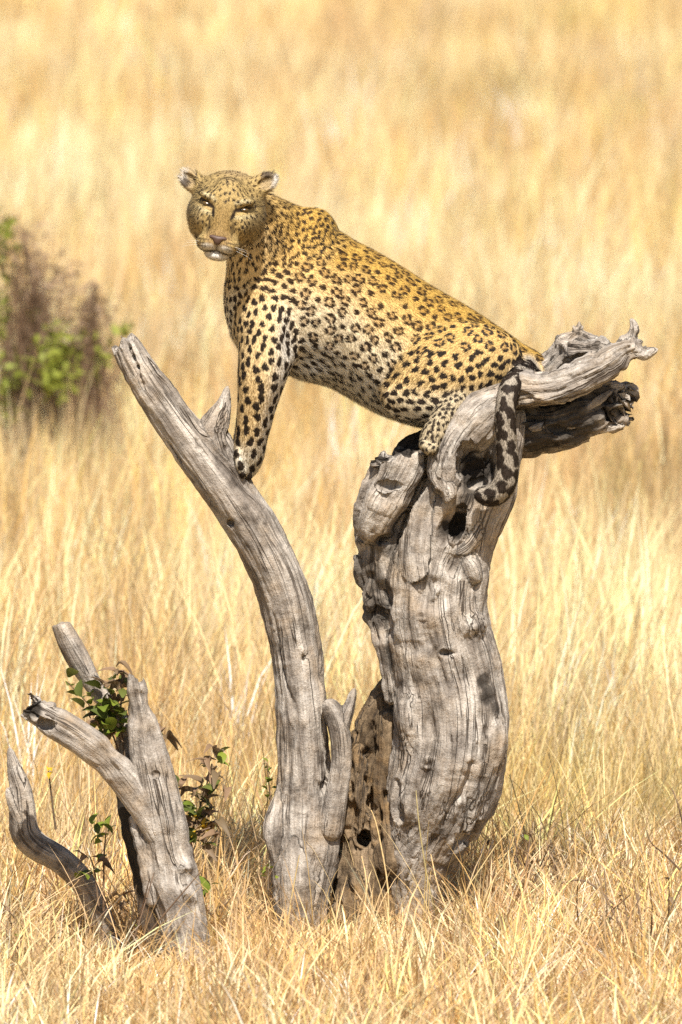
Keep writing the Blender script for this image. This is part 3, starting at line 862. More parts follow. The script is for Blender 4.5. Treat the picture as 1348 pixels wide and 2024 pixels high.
    GOLD, FLANK, PALE, WHITE = np.array([.60, .355, .08]), np.array([.78, .53, .225]), np.array([.84, .71, .49]), np.array([.84, .80, .72])
    wv = W + 0.35 * (n1 - .5)
    col = mix(np.broadcast_to(WHITE, P.shape), PALE, sstep(-.82, -.38, wv))
    col = mix(col, FLANK, sstep(-.32, .35, wv))
    col = mix(col, GOLD, sstep(.20, .90, wv))
    isneck = np.isin(lid, (1, 2, 3, 4))
    vz = N[:, 2]
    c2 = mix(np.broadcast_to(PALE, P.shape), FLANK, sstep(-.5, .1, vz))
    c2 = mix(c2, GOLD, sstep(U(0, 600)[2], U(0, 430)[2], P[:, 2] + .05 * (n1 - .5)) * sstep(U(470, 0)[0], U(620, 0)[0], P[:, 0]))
    col = np.where(isneck[:, None], c2, col)
    isleg = np.isin(lid, (5, 6))
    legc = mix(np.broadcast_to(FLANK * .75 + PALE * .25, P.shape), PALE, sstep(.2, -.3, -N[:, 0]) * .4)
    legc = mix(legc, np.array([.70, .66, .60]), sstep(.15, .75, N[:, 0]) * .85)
    legc = mix(legc, np.array([.68, .60, .47]), sstep(U(0, 850)[2], U(0, 900)[2], P[:, 2]))
    legc = np.where((lid == 6)[:, None], np.array([.66, .60, .52]), legc)
    col = np.where(isleg[:, None], legc, col)
    isth = np.isin(lid, (7, 8))
    thc = mix(np.broadcast_to(PALE, P.shape), FLANK, sstep(U(0, 800)[2], U(0, 740)[2], P[:, 2]))
    thc = mix(thc, GOLD, sstep(U(0, 720)[2], U(0, 640)[2], P[:, 2]) * .7)
    thc = mix(thc, WHITE, sstep(-.35, -.8, N[:, 2]))
    col = np.where(isth[:, None], thc, col)
    col = np.where((lid == 9)[:, None], np.array([.52, .42, .27]), col)  # hind foot: shading of the notch put into a darker colour
    col = np.where((lid == 10)[:, None], np.array([.36, .305, .24]), col)  # tail: base colour darkened for the partial shade it hangs in
    bris = U(608, 728, -.05)
    col = mix(col, np.array([.88, .86, .82]), (1 - sstep(.5, 1.1, np.hypot((P[:, 0] - bris[0]) / .060, (P[:, 2] - bris[2]) / .034))) * (lid != 5))
    # smooth the borders of the regions
    e = np.concatenate([Q[:, [0, 1]], Q[:, [1, 2]], Q[:, [2, 3]], Q[:, [3, 0]]])
    cnt = np.bincount(e[:, 0], minlength=len(P)) + np.bincount(e[:, 1], minlength=len(P))
    for _ in range(14):
        a = np.zeros_like(col)
        for k in range(3):
            a[:, k] = np.bincount(e[:, 0], col[e[:, 1], k], len(P)) + np.bincount(e[:, 1], col[e[:, 0], k], len(P))
        col = a / cnt[:, None]
    # -------- head colours in the frame of the face
    x, y, z = hp.T
    ax = np.abs(x)
    face = (y < .0)
    hc = np.broadcast_to(np.array([.50, .355, .145]), P.shape).copy()
    hc = mix(hc, np.array([.46, .35, .18]), sstep(.045, .07, ax) * sstep(-.02, .02, -z - .0) * .7)
    hc = mix(hc, np.array([.36, .235, .085]), sstep(.026, .012, ax - .01 * sstep(0, -.04, z)) * sstep(.05, .0, z) * face)          # bridge
    hc = mix(hc, np.array([.30, .215, .14]), sstep(.07, .10, z) * sstep(.07, .03, ax) * .8)                                    # crown
    def spot(cx, cz, rx, rz, rot=0.0, soft=.35, both=True):
        o = np.zeros(len(P))
        for s in ((-1, 1) if both else (1,)):
            dx, dz = x * s - cx, z - cz
            c_, s_ = math.cos(rot), math.sin(rot)
            q = np.hypot((dx * c_ + dz * s_) / rx, (-dx * s_ + dz * c_) / rz)
            o = np.maximum(o, sstep(1 + soft, 1 - soft, q))
        return o * face
    hc = mix(hc, np.array([.66, .55, .31]), spot(.050, -.004, .024, .0055, .12) * .7)        # pale under the eyes
    hc = mix(hc, np.array([.68, .56, .32]), spot(.044, .034, .020, .007, .2))           # pale brow
    hc = mix(hc, np.array([.76, .70, .60]), spot(.020, -.088, .026, .014, -.2))           # white muzzle
    hc = mix(hc, np.array([.42, .28, .12]), spot(0, -.058, .034, .020, 0, both=False))
    hc = mix(hc, np.array([.78, .74, .68]), spot(0, -.112, .034, .015, 0, both=False))  # chin
    dk = np.maximum(spot(.046, .0135, .024, .0062, .20, .25), spot(.026, -.001, .0045, .013, -.25))   # eye rim and tear mark
    dk = np.maximum(dk, spot(.031, -.034, .0035, .022, .1) * .5)
    dk = np.maximum(dk, spot(.020, -.098, .025, .0034, -.18, .3) * .95)               # mouth line
    dk = np.maximum(dk, spot(0, -.083, .0028, .012, 0, .3, False) * .7)
    for q, zz in enumerate((-.068, -.077, -.086)):                                     # whisker rows
        dk = np.maximum(dk, spot(.040, zz, .021, .0019, -.12 - q * .08, .4) * .75)
    dk = np.maximum(dk, spot(.060, -.085, .020, .006, .7) * .6)
    hc = mix(hc, np.array([.035, .022, .014]), dk)
    ear = (np.hypot(x + .118, z - .050) < .040) & (x < -.096) & (z > .018) | (np.hypot(x - .092, z - .080) < .038) & (x > .072) & (z > .058)
    earc = mix(np.broadcast_to(np.array([.52, .38, .20]), P.shape), np.array([.74, .68, .60]), np.maximum(sstep(.096, .108, x), sstep(.112, .126, -x) * .8))
    earc = mix(earc, np.array([.07, .05, .035]), np.maximum(sstep(1.3, .7, np.hypot((x - .080) / .022, (z - .096) / .009)), sstep(1.3, .7, np.hypot((x + .118) / .012, (z - .040) / .010))) * .9)
    hc = np.where(ear[:, None], earc, hc)
    col = np.where(head[:, None], hc * np.array([.86, .84, .82]), col)
    # -------- spots: scattered over the skin, each with its own outline
    V = len(P)
    eh = e
    sp_r = np.full(V, .0270)          # spacing
    typ = np.zeros(V, int)            # 0 solid, 1 rosette
    rosette = np.isin(lid, (0, 7)) & (W > -.55) & (P[:, 0] > U(590, 0)[0])
    rosette &= ~((lid == 7) & (P[:, 2] < U(0, 690)[2]))
    typ[rosette] = 1
    sp_r[rosette] = .0300
    sp_r[np.isin(lid, (1, 2, 3, 4))] = .0150
    sp_r[(lid == 0) & ~rosette] = .0205
    sp_r[np.isin(lid, (7, 8)) & ~rosette] = .0222
    sp_r[np.isin(lid, (5, 6))] = .0245
    low_sh = np.isin(lid, (2, 3))
    sp_r[low_sh] = .0150 + .0065 * sstep(U(0, 540)[2], U(0, 680)[2], P[low_sh, 2])
    sp_r[lid == 5] = .0205 + .0045 * sstep(U(0, 660)[2], U(0, 780)[2], P[lid == 5, 2])
    sp_r[lid == 9] = .0125
    sp_r[lid == 10] = .0285
    sp_r[head] = .0115
    noheadspot = head & ((ax < .026) & (z < .03) & face | (spot(.022, -.09, .05, .048) > .5) | (spot(.046, .008, .027, .015) > .5) | ear)
    sp_r[noheadspot] = 9
    order = rng.permutation(V)[:75000]
    cell, grid, centres = .026, {}, []
    Pl, rl = P.tolist(), sp_r.tolist()
    for i in order.tolist():
        r = rl[i]
        if r > 1: continue
        p = Pl[i]
        cxi, cyi, czi = int(p[0] // cell), int(p[1] // cell), int(p[2] // cell)
        m = 2 if r > .025 else 1
        ok = True
        for dx in range(-m, m + 1):
            for dy in range(-m, m + 1):
                for dz in range(-m, m + 1):
                    for j in grid.get((cxi + dx, cyi + dy, czi + dz), ()):
                        q = Pl[j]
                        if (p[0] - q[0]) ** 2 + (p[1] - q[1]) ** 2 + (p[2] - q[2]) ** 2 < (0.5 * (r + rl[j])) ** 2:
                            ok = False; break
                    if not ok: break
                if not ok: break
            if not ok: break
        if ok:
            grid.setdefault((cxi, cyi, czi), []).append(i)
            centres.append(i)
    kd = kdtree.KDTree(V)
    for i, p in enumerate(Pl): kd.insert(p, i)
    kd.balance()
    dark = np.zeros(V); inner = np.zeros(V)
    for i in centres:
        r = rl[i] * random.uniform(.39, .47) * (1.10 if typ[i] else (1.35 if lid[i] == 10 else 1.04))
        if head[i]: r = rl[i] * random.uniform(.30, .44)
        near = kd.find_range(P[i], r * 2.2)
        ids = np.array([q[1] for q in near])
        if len(ids) == 0: continue
        n = N[i]
        t = T[i] - n * (T[i] @ n)
        if head[i]: t = HZ - n * (HZ @ n)
        if lid[i] in (1, 2, 3, 4) and not head[i]:                # neck and shoulder: streaks running down to the left
            t = np.array([-.62, -.2, -.78]); t = t - n * (t @ n)
        t = unit(t + 1e-6)
        b = np.cross(n, t)
        d = P[ids] - P[i]
        u, v_ = d @ t, d @ b
        hgt = np.abs(d @ n)
        if typ[i]: el = random.uniform(.94, 1.08)
        elif lid[i] in (7, 8, 0): el = random.uniform(1.0, 1.28)
        elif lid[i] in (1, 2, 3, 4): el = random.uniform(1.1, 1.7)
        else: el = random.uniform(1.0, 1.3)
        solid = not (typ[i] and random.random() < .90)
        if typ[i] and solid: r *= .62
        th = np.arctan2(v_, u)
        ph = [random.uniform(0, 6.28) for _ in range(4)]
        wb = .6 if typ[i] else 1.0
        wob = 1 + wb * (.16 * np.sin(2 * th + ph[0]) + .12 * np.sin(3 * th + ph[1]) + .07 * np.sin(5 * th + ph[2]))
        q = np.hypot(u / el, v_ * el) / (r * wob)
        q = np.where(hgt > r * 1.2, 9, q)
        if not solid:
            ng = random.choice((2, 3, 3, 4))
            gap = .5 + .5 * np.cos(ng * th + ph[3] + .6 * np.sin(th + ph[1]))
            ring = sstep(.34, .50, q) * sstep(1.16, .92, q) * sstep(.04, .30, gap + .08)
            dark[ids] = np.maximum(dark[ids], ring * .97)
            inner[ids] = np.maximum(inner[ids], sstep(.98, .70, q))
        else:
            dark[ids] = np.maximum(dark[ids], sstep(1.18, .82, q) * (random.uniform(.6, .9) if head[i] else 1))
    # dorsal darkening of the markings' tone: brown above, black on limbs
    dkc = mix(np.broadcast_to(np.array([.030, .020, .014]), P.shape), np.array([.052, .027, .010]), sstep(-.4, .5, W) * np.isin(lid, (0, 1, 3, 4)))
    ragged = sstep(.30, .62, dark + .35 * (fbm(P * 260, 12, 2) - .5))
    inn = sstep(.3, .6, inner) * np.isin(lid, (0, 7)) * .50
    innc = mix(col * np.array([.62, .50, .40]), np.array([.34, .17, .035]), .45 + 0 * inn)
    col = mix(col, innc, inn)
    col = mix(col, dkc, ragged)
    col = np.clip(col * (0.9 + .2 * n1[:, None]) * .81, 0.004, .85)

    base = U(880, 880, 0)
    root = empty("leopard", tuple(base))
    tag(root, "spotted leopard crouched on the dead tree with its face turned to the viewer", "leopard")
    body = mesh_np("body", P, Q, 4, coat_material(), root, attrs={'coat': rgba(col)})
    # -------- fur
    nf = 210000
    area_i = rng.integers(0, len(Q), nf)
    w4 = rng.dirichlet((1, 1, 1, 1), nf)
    qi = Q[area_i]
    root_p = np.einsum('nk,nkc->nc', w4, P[qi])
    nn = np.einsum('nk,nkc->nc', w4, N[qi]); nn /= np.linalg.norm(nn, axis=1, keepdims=True)
    vi = qi[np.arange(nf), w4.argmax(1)]
    ln = np.full(nf, .0085)
    lv, hv = lid[vi], head[vi]
    ln[np.isin(lv, (1, 2))] = .011
    ln[(lv == 0) & (W[vi] < -.6)] = .018
    ln[np.isin(lv, (5, 9, 10))] = .0065
    ln[hv] = .006
    ln[hv & (np.abs(hp[vi, 0]) > .07)] = .011
    ln[hv & (hp[vi, 2] > .04) & (np.abs(hp[vi, 0]) > .092)] = .015
    ln *= rng.uniform(.6, 1.25, nf)
    fl = T[vi] * 1.0
    fl = np.where(np.isin(lv, (1, 2, 3, 4))[:, None], np.array([.5, .15, -.85]), fl)
    outw = (hp[vi] * np.array([1, 1, 1])) @ HR.T
    fl = np.where(hv[:, None], outw / (np.linalg.norm(outw, axis=1, keepdims=True) + 1e-6) + .4 * HY, fl)
    fl = fl + rng.normal(0, .25, fl.shape) + np.array([0, 0, -.15])
    fl -= nn * np.sum(fl * nn, 1, keepdims=True)
    fl /= np.linalg.norm(fl, axis=1, keepdims=True) + 1e-9
    dirn = fl * .92 + nn * rng.uniform(.22, .52, (nf, 1))
    dirn /= np.linalg.norm(dirn, axis=1, keepdims=True)
    sd = np.cross(dirn, nn); sd /= np.linalg.norm(sd, axis=1, keepdims=True) + 1e-9
    wd = rng.uniform(.0006, .0011, (nf, 1))
    tip = root_p + dirn * ln[:, None]
    rp = root_p - nn * .0006
    FV = np.stack([rp - sd * wd, rp + sd * wd, tip], 1).reshape(-1, 3)
    FF = np.arange(nf * 3).reshape(-1, 3)
    fc = col[vi] * rng.uniform(.88, 1.12, (nf, 1))
    fn = nn + .35 * fl + rng.normal(0, .10, nn.shape)
    fn /= np.linalg.norm(fn, axis=1, keepdims=True)
    keep = ~(hv & (spot(.046, .0125, .021, .0065, .2, .2)[vi] > .4))
    kk_ = np.repeat(keep, 3)
    FV = FV[kk_]; FF = np.arange(len(FV)).reshape(-1, 3)
    fur = mesh_np("fur", FV, FF, 3, fur_material(), root, smooth=True,
                  attrs={'coat': rgba(np.clip(np.repeat(fc[keep], 3, 0), 0, .9)), 'sn': np.repeat(fn[keep], 3, 0)})
    tag(fur, kind='stuff')
    # -------- eyes, nose, whiskers, claws
    def ball(name, c, r, Rm, mat, seg=16, parent=root):
        vs, fs = [], []
        for a in range(seg + 1):
            for b_ in range(seg * 2):
                th, ph = math.pi * a / seg, math.pi * b_ / seg
                q = np.array([math.sin(th) * math.cos(ph) * r[0], math.sin(th) * math.sin(ph) * r[1], math.cos(th) * r[2]])
                vs.append(c + Rm @ q)
        m2 = seg * 2
        for a in range(seg):
            for b_ in range(m2):
                fs.append((a * m2 + b_, (a + 1) * m2 + b_, (a + 1) * m2 + (b_ + 1) % m2, a * m2 + (b_ + 1) % m2))
        return mesh_np(name, np.array(vs), fs, 4, mat, parent)
    amber = simple_mat("amber_eye", (.075, .045, .014), .2, .5)
    black = simple_mat("black_pupil", (.008, .007, .006), .1, .6)
    for s in (-1, 1):
        sel = (np.abs(x - s * .046) < .006) & (np.abs(z - .012) < .004) & (y < 0)
        ys_ = float(np.median(y[sel]))
        a = .20 * s
        RS = np.array([[math.cos(a), 0, -math.sin(a)], [0, 1, 0], [math.sin(a), 0, math.cos(a)]])
        eye = ball("eye", hl(s * .0455, ys_ + .001, .0115), (.0165, .0065, .0056), HR @ RS, amber)
        ball("pupil", hl(s * .0440, ys_ - .0035, .0115), (.0042, .0035, .0044), HR, black, 8, eye)
    # nose leather: a broad wedge with two nostril wings
    Fn = Field(hl(0, -.15, -.06) - .045, hl(0, -.15, -.06) + .045, .0016)
    for s in (-1, 1):
        Fn.ell(hl(s * .012, -.147, -.0590), (.0125, .010, .0072), HR, .004)
        Fn.ell(hl(s * .015, -.1565, -.0635), (.0055, .006, .0030), HR, .002, 'sub')
    Fn.ell(hl(0, -.150, -.060), (.014, .010, .0075), HR, .005)
    Fn.ell(hl(0, -.151, -.067), (.0105, .009, .0095), HR, .005)
    Pn, Qn = Fn.mesh()
    mesh_np("nose", Pn, Qn, 4, simple_mat("nose_leather", (.075, .040, .028), .55), root)
    wm = simple_mat("whisker_white", (.75, .72, .66), .5)
    for s in (-1, 1):
        for k in range(3):
            a0 = hl(s * (.030 + .004 * (k % 3)), -.148 + .006 * (k % 3), -.074 - .005 * k)
            a1 = hl(s * (.070 + .006 * k), -.150 + .01 * (k % 2), -.078 - .008 * k)
            a2 = hl(s * (.086 + .005 * (k % 3)), -.125, -.088 - .010 * k)
            pts = catmull(np.array([a0, a1, a2]), 4)
            n_, vs, fs = len(pts), [], []
            for j, p in enumerate(pts):
                rr = 0.00026 * (1 - .75 * j / (n_ - 1))
                for q in range(3):
                    an = q * 2.094
                    vs.append(p + HZ * rr * math.cos(an) + HY * rr * math.sin(an))
            for j in range(n_ - 1):
                for q in range(3):
                    fs.append((j * 3 + q, j * 3 + (q + 1) % 3, j * 3 + 3 + (q + 1) % 3, j * 3 + 3 + q))
            mesh_np("whisker", np.array(vs), fs, 4, wm, root)
make_leopard()
print("leopard", round(time.time() - T0, 1))
# ------------------------------------------------------------------ leafy plants, twigs and shrubs
def leaf_material(name, col, var=0.25):
    m, nt, bs = new_mat(name)
    tc = nd(nt, 'ShaderNodeTexCoord').outputs['Object']
    rnd = nd(nt, 'ShaderNodeObjectInfo').outputs['Random']
    n = noise(nt, tc, 90, 3)
    c = mixc(nt, col, ramp(nt, [(0.3, (1 - var,) * 3), (0.7, (1 + var,) * 3)], n), 1.0, 'MULTIPLY')
    c = mixc(nt, c, ramp(nt, [(0.0, (0.7, 0.75, 0.6)), (1.0, (1.25, 1.15, 1.0))], rnd), 0.8, 'MULTIPLY')
    nt.links.new(c, bs.inputs['Base Color'])
    bs.inputs['Roughness'].default_value = 0.55
    tr = nd(nt, 'ShaderNodeBsdfTranslucent'); nt.links.new(c, tr.inputs['Color'])
    mx = nd(nt, 'ShaderNodeMixShader'); mx.inputs[0].default_value = 0.3
    nt.links.new(bs.outputs[0], mx.inputs[1]); nt.links.new(tr.outputs[0], mx.inputs[2])
    nt.links.new(mx.outputs[0], nt.nodes['Material Output'].inputs['Surface'])
    return m

LEAF_G = leaf_material("green_leaf", (0.16, 0.20, 0.03))
LEAF_D = leaf_material("dark_green_leaf", (0.10, 0.12, 0.03))
LEAF_B = leaf_material("dry_brown_leaf", (0.20, 0.135, 0.09))
LEAF_L = leaf_material("light_green_shrub_leaf", (0.25, 0.28, 0.05))
LEAF_P = leaf_material("dry_plume", (0.34, 0.225, 0.17))
LEAF_Y = leaf_material("yellow_leaf", (0.55, 0.36, 0.03))
TWIG = leaf_material("brown_twig", (0.18, 0.12, 0.085))
TWIG_P = leaf_material("pale_stalk", (0.66, 0.52, 0.30))

def leaf_mesh(name, mat, curl=0.15, fold=0.25, wide=0.36):
    vs, fs = [], []
    n = 5
    for i in range(n + 1):
        t = i / n
        w = wide * math.sin(math.pi * min(1, t * 0.92 + 0.04)) ** 0.8 * (1 - 0.25 * t)
        zc = -curl * (2 * t - 0.6) ** 2 + 0.1 * math.sin(9 * t) * curl
        vs += [(-w, t, zc + fold * w), (0, t, zc), (w, t, zc + fold * w * 1.2)]
    for i in range(n):
        a = i * 3
        fs += [(a, a + 1, a + 4, a + 3), (a + 1, a + 2, a + 5, a + 4)]
    me = bpy.data.meshes.new(name)
    me.from_pydata(vs, [], fs)
    me.polygons.foreach_set('use_smooth', [True] * len(fs))
    me.materials.append(mat)
    return me

LM = {'g': leaf_mesh("leaf", LEAF_G), 'd': leaf_mesh("leaf", LEAF_D), 'b': leaf_mesh("leaf", LEAF_B, 0.5, 0.7, 0.28), 'y': leaf_mesh("leaf", LEAF_Y, .3, .3)}

def add_leaf(parent, kind, p, size, name="leaf"):
    o = bpy.data.objects.new(name, LM[kind])
    scene.collection.objects.link(o)
    o.parent = parent
    o.location = Vector(p) - Vector(PARENT_LOC(parent))
    s = size * random.uniform(.8, 1.25)
    o.scale = (s, s, s)
    o.rotation_euler = (random.uniform(-.2, 1.3), random.uniform(-.6, .6), random.uniform(0, 6.28))
    return o

def tube(name, pts, rad, mat, parent=None, sides=5):
    pts = np.asarray(pts); n = len(pts)
    vs, fs = [], []
    for j in range(n):
        t = unit(pts[min(j + 1, n - 1)] - pts[max(j - 1, 0)])
        a = np.cross(t, (0.3, 1, 0.1)); a = unit(a); b = np.cross(t, a)
        for q in range(sides):
            an = 2 * math.pi * q / sides
            vs.append(pts[j] + rad[j] * (a * math.cos(an) + b * math.sin(an)))
    for j in range(n - 1):
        for q in range(sides):
            fs.append((j * sides + q, j * sides + (q + 1) % sides, (j + 1) * sides + (q + 1) % sides, (j + 1) * sides + q))
    return mesh_np(name, np.array(vs), fs, 4, mat, parent)

def stem(name, lst, y, mat, parent=None, r0=3.0, r1=1.2, wob=0.006):
    """lst of photo pixels, from the root upwards"""
    pts = np.array([U(a, b, y) for a, b in lst]) if not isinstance(lst[0], np.ndarray) else np.array(lst)
    pts[1:] += rng.normal(0, wob, (len(pts) - 1, 3)) * np.array([.4, 2.0, .4])
    pts = catmull(pts, 4)
    n = len(pts)
    return tube(name, pts, np.linspace(r0, r1, n) * S, mat, parent)

def creeper(name, label, y, stems, leaves, size, cat="creeper", base=None, group=None):
    b = base if base is not None else U(*stems[0][0], y)
    root = empty(name, tuple(b))
    tag(root, label, cat, group)
    for st in stems:
        stem("stem", st, y, TWIG, root, 2.6, 1.0)
    for (px, py, k) in leaves:
        add_leaf(root, k, U(px, py, y + random.uniform(-.04, .04)), size)
    return root

def jit(lst, n, sx, sy, kinds):
    return [(x + random.gauss(0, sx), y + random.gauss(0, sy), random.choice(kinds)) for (x, y) in lst for _ in range(n)]

creeper("creeper", "green leafy creeper growing behind the side bough of the low stump", -.70,
        [[(262, 1640), (245, 1540), (225, 1450), (180, 1395), (130, 1345)], [(255, 1560), (240, 1450), (238, 1380), (245, 1325)]],
        jit([(133, 1348), (160, 1375), (172, 1398), (178, 1382)], 2, 7, 6, 'gd') + jit([(205, 1400), (222, 1415), (215, 1440), (190, 1432), (235, 1436), (205, 1452), (228, 1390), (200, 1415), (240, 1410)], 7, 13, 12, 'ggdb')
        + jit([(232, 1335), (245, 1352), (240, 1370), (218, 1345), (225, 1365)], 5, 10, 10, 'bbd') + jit([(310, 1452)], 2, 5, 5, 'g') + jit([(322, 1455)], 3, 5, 8, 'b'), 0.042)
creeper("leafy_weed", "dry leafy weed with one yellow leaf beside the low stump", -.70,
        [[(345, 1790), (365, 1690), (395, 1600), (412, 1540), (415, 1495)], [(350, 1700), (350, 1600), (345, 1545)], [(360, 1650), (400, 1640), (430, 1635)]],
        jit([(348, 1552), (352, 1570)], 2, 5, 5, 'bd') + jit([(362, 1600), (372, 1612), (385, 1600)], 3, 8, 8, 'gdd') + [(404, 1628, 'y'), (406, 1636, 'y'), (398, 1632, 'y')]
        + jit([(405, 1560), (412, 1520), (415, 1500), (395, 1580), (405, 1600), (390, 1630), (425, 1640), (398, 1670), (380, 1660)], 6, 12, 12, 'bbbd') + jit([(433, 1508)], 2, 4, 4, 'g') + jit([(400, 1760), (405, 1770)], 2, 6, 6, 'dg'), 0.042)
creeper("green_seedling", "small yellow green seedling left of the low stump under its side bough", -.62,
        [[(205, 1800), (205, 1700), (212, 1630)], [(195, 1790), (185, 1720), (175, 1690)]],
        jit([(190, 1640), (208, 1628), (215, 1650), (200, 1655)], 3, 9, 8, 'ggd') + jit([(175, 1700), (185, 1718), (205, 1712), (180, 1735)], 3, 10, 8, 'gdb') + jit([(250, 1780), (245, 1770)], 2, 5, 5, 'b'), 0.034, "seedling")
creeper("green_sprig", "slender feathery green sprig rising beside the slim pale limb", .12,
        [[(540, 1640), (534, 1580), (530, 1510)]], [(530 + random.gauss(0, 6), yy, 'g') for yy in range(1506, 1585, 5)], 0.018, "sprig")
creeper("green_sprig", "tiny green sprig in the straw at the foot of the slim limb", -.2,
        [[(530, 1760), (528, 1715)]], [(528 + random.gauss(0, 9), yy, 'g') for yy in range(1712, 1738, 4)], 0.014, "sprig")
creeper("leafy_weed", "single orange brown leaf on a thin stem above the bent branch", -.1,
        [[(110, 1640), (100, 1560), (97, 1520)]], jit([(97, 1522)], 3, 4, 3, 'by'), 0.022)

# brown twiggy weeds and long arching twigs on the right
def weed(label, base_px, y, n, hpx, spread, group=None, green=0.1, name="dry_weed"):
    b = U(base_px[0], base_px[1], y)
    b[2] = float(gz(b[0], b[1]))
    root = empty(name, tuple(b)); tag(root, label, "weed", group)
    for i in range(n):
        a = random.gauss(0, 1) * spread; h = hpx * random.uniform(.55, 1.1) * S * (y + CAM_D) / CAM_D
        p0 = b + np.array([random.gauss(0, .02), random.gauss(0, .03), 0])
        p1 = p0 + np.array([a * .4 * h + random.gauss(0, .02), random.gauss(0, .03), h * .5])
        p2 = p0 + np.array([a * h + random.gauss(0, .02), random.gauss(0, .05), h])
        tube("stem", catmull([p0, p1, p2], 4), np.linspace(2.6, 1.0, 9) * S, TWIG, root, 4)
        for _ in range(3):
            t = random.uniform(.3, 1); q = p0 * (1 - t) + p2 * t
            add_leaf(root, 'g' if random.random() < green else 'b', q + np.random.default_rng(i).normal(0, .01, 3), 0.017)
    return root
weed("dark brown twiggy weed in the straw right of the thick trunk", (1000, 1830), .0, 9, 190, .35)
weed("brown twiggy weed with a little green, farther from the thick trunk", (1070, 1815), .1, 8, 150, .4, green=.3)
weed("low dark weed tucked against the foot of the thick trunk", (915, 1850), -.15, 7, 90, .6)
weed("low brown weed in the straw between the two stumps", (480, 1850), -.2, 6, 90, .6)
for bx_, by_, hh_, nn_ in ((235, 1960, 150, 6), (60, 1950, 110, 5), (620, 1930, 90, 5), (1180, 1900, 130, 6), (1290, 1950, 150, 6), (980, 1960, 100, 5)):
    weed("thin brown weed stems scattered through the foreground straw", (bx_, by_), -1.2 if by_ > 1940 else -.9, nn_, hh_ * 1.35, .5, "thin weeds in the foreground straw", .05)
def twig(label, pts, y):
    o = stem("arching_twig", pts, y, TWIG, None, 2.2, 0.9, 0.01)
    tag(o, label, "twig", None)
for lab, pts, y in (("long red brown twig arching down over the straw", [(1110, 1745), (1160, 1742), (1220, 1790), (1280, 1850), (1335, 1900)], -.6),
                    ("short dark twig with a crooked tip right of the weeds", [(1345, 1720), (1315, 1690), (1292, 1660), (1276, 1638)], -.3),
                    ("thin straight twig leaning out of the tall straw", [(1352, 1640), (1340, 1590), (1323, 1552)], -.1)):
    twig(lab, pts, y)
def stalk(label, pts, y, group):
    o = stem("grass_stalk", pts, y, TWIG_P, None, 2.4, 1.0, 0.004)
    tag(o, label, "grass stalk", group)
for lab, pts, y in (("long pale straw stalk curving up across the thick trunk", [(880, 1860), (850, 1760), (828, 1640), (822, 1560)], -.35),
                    ("short straw stalk against the right half of the thick trunk's foot", [(905, 1850), (870, 1760), (852, 1690)], -.4),
                    ("pale straw stalk where rotten wood meets the thick trunk", [(765, 1870), (765, 1760), (745, 1640), (735, 1600)], -.3),
                    ("pale straw stalk in front of the brown rotten heartwood", [(700, 1880), (722, 1760), (715, 1690)], -.3),
                    ("straw stalk leaning from the thick trunk towards the dark weed", [(930, 1890), (960, 1770), (1005, 1700)], -.45),
                    ("pale straw stalk against the foot of the slim limb", [(560, 1890), (575, 1780), (592, 1690)], -.4)):
    stalk(lab, pts, y, "straw stalks in front of the dead tree")
for lab, pts, y in (("tall upright pale straw stalk far right of the thick trunk", [(1240, 1800), (1246, 1600), (1248, 1440)], .8), ("straw stalk leaning towards the bulge of the thick trunk", [(1060, 1790), (1040, 1650), (1005, 1530)], .9)):
    stalk(lab, pts, y, None)

# shrubs out on the plain
def cloud_mesh(name, parent, blobs, mat, size, aspect=0.45):
    V, F = [], []
    n0 = 0
    for (c, r, n) in blobs:
        p = rng.normal(0, 1, (n, 3)); p /= np.linalg.norm(p, axis=1, keepdims=True)
        p = c + p * np.asarray(r) * (rng.random((n, 1)) ** 0.5)
        a = rng.normal(0, 1, (n, 3)); a /= np.linalg.norm(a, axis=1, keepdims=True)
        b = np.cross(a, rng.normal(0, 1, (n, 3))); b /= np.linalg.norm(b, axis=1, keepdims=True)
        s = size * rng.uniform(.6, 1.4, (n, 1))
        q = np.stack([p - a * s, p + b * s * aspect, p + a * s, p - b * s * aspect], 1)
        V.append(q.reshape(-1, 3)); F.append(np.arange(n * 4).reshape(-1, 4) + n0); n0 += n * 4
    o = mesh_np(name, np.concatenate(V), np.concatenate(F), 4, mat, parent, smooth=False)
    return tag(o, kind='stuff')

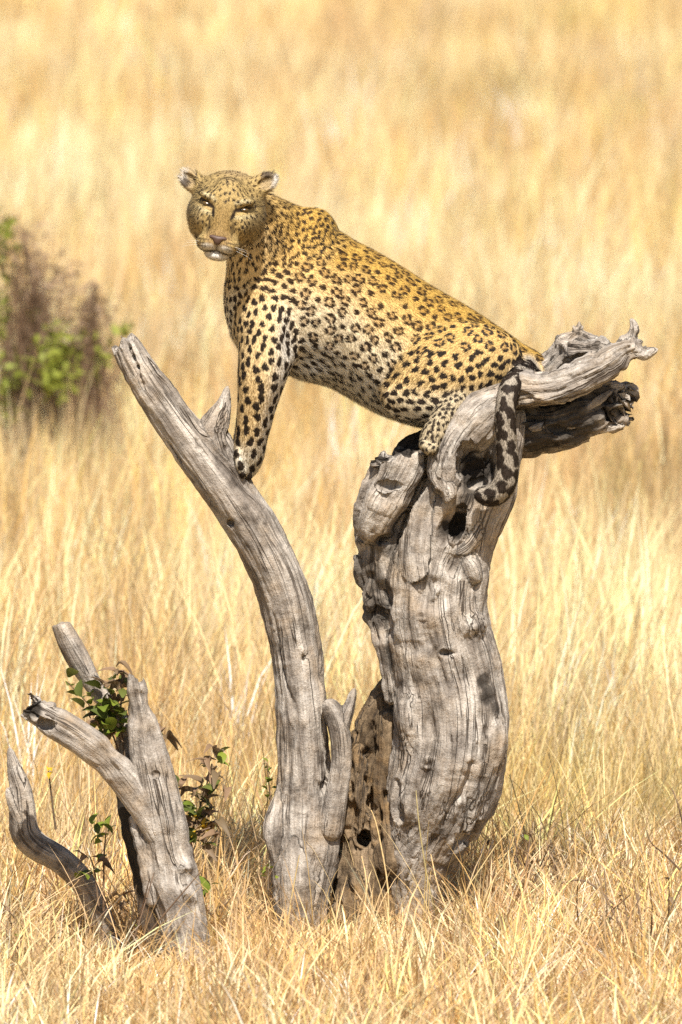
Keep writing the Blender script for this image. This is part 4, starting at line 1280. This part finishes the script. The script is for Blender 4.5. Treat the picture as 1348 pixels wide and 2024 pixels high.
def shrub(label, base_px, y, stems, green, brown, tw=260):
    k = (y + CAM_D) / FPX
    b = U(base_px, 900, y); b[2] = float(gz(b[0], b[1]))
    root = empty("shrub", tuple(b)); tag(root, label, "shrub", "shrubs out on the plain")
    for st in stems:
        pts = np.array([b + np.array([random.gauss(0, .05), random.gauss(0, .05), 0])] + [U(px, py, y + random.gauss(0, .06)) for px, py in st])
        pts = catmull(pts, 4)
        tube("stem", pts, np.linspace(.013, .004, len(pts)), TWIG, root, 5)
    # fine twigs fanning up to each plume
    tg = [q for q in (brown or []) for _ in range(int(q[4] * .30))]
    nt_ = len(tg)
    if nt_:
        tips = np.array([U(q[0] + random.gauss(0, 1.3) * q[2], q[1] + random.gauss(0, .6) * q[3] - .3 * q[3], y + random.gauss(0, .12)) for q in tg])
        bb = np.tile(b, (nt_, 1)) + rng.normal(0, .10, (nt_, 3)) * np.array([1, 1, 0])
        hh = np.maximum(tips[:, 2] - bb[:, 2], .1)
        v_, f_, c_ = blades(bb, hh, (tips - bb)[:, :2] / hh[:, None], np.zeros(nt_), np.full(nt_, .007), np.tile([.2, .12, .09], (nt_, 1)), 4)
        tag(mesh_np("twigs", v_, f_, 3, TWIG, root, smooth=False), kind='stuff')
    if green: cloud_mesh("foliage", root, [(U(px, py, y + random.gauss(0, .08)), np.array([rx * 1.7, rx * 1.7, rz * 1.5]) * k, int(n * .7)) for px, py, rx, rz, n in green], LEAF_L, .026)
    if brown: cloud_mesh("dry_twigs", root, [(U(px, py, y + random.gauss(0, .08)), np.array([rx * 2.0, rx * 2.0, rz * 1.5]) * k, int(n * .5)) for px, py, rx, rz, n in brown], LEAF_P, .034, .14)
shrub("olive green shrub with a tall brown plume, half hidden in tall grass", 60, 15.5,
      [[(62, 750), (66, 620), (45, 480)], [(70, 720), (80, 600), (110, 540)], [(55, 800), (20, 700), (8, 560)], [(62, 780), (68, 650), (75, 540)]],
      [(8, 640, 26, 60, 130), (12, 500, 20, 50, 70), (15, 770, 45, 55, 420), (75, 640, 14, 40, 50), (5, 450, 16, 30, 30)],
      [(38, 490, 28, 50, 240), (62, 570, 26, 60, 420), (70, 660, 18, 70, 300), (75, 760, 16, 70, 240), (118, 545, 26, 35, 130), (75, 820, 24, 50, 120), (20, 830, 26, 50, 60)])
shrub("brown stemmed shrub with a green leafy middle, beside the olive green shrub", 160, 15.2,
      [[(165, 780), (172, 680), (192, 570)], [(150, 790), (135, 720), (120, 680)], [(178, 760), (185, 650), (175, 590)], [(150, 830), (125, 850), (118, 870)]],
      [(130, 690, 42, 40, 300), (115, 740, 30, 40, 160), (165, 700, 25, 40, 110), (195, 700, 18, 30, 50), (118, 860, 15, 22, 60), (152, 890, 12, 25, 30), (245, 650, 14, 10, 26), (165, 750, 22, 30, 70)],
      [(188, 600, 20, 40, 240), (172, 650, 18, 45, 220), (170, 740, 18, 60, 200), (195, 740, 26, 40, 140), (130, 690, 34, 34, 140), (120, 600, 22, 40, 60), (150, 820, 30, 50, 70), (195, 820, 24, 50, 50)])
shrub("sparse brown weedy shrub alone in the tall grass at the far right", 1310, 17,
      [[(1310, 960), (1308, 880)], [(1318, 960), (1322, 900)]], [(1308, 930, 12, 60, 60)], [(1310, 930, 14, 60, 170), (1330, 900, 14, 40, 80)])
print("plants", round(time.time() - T0, 1))
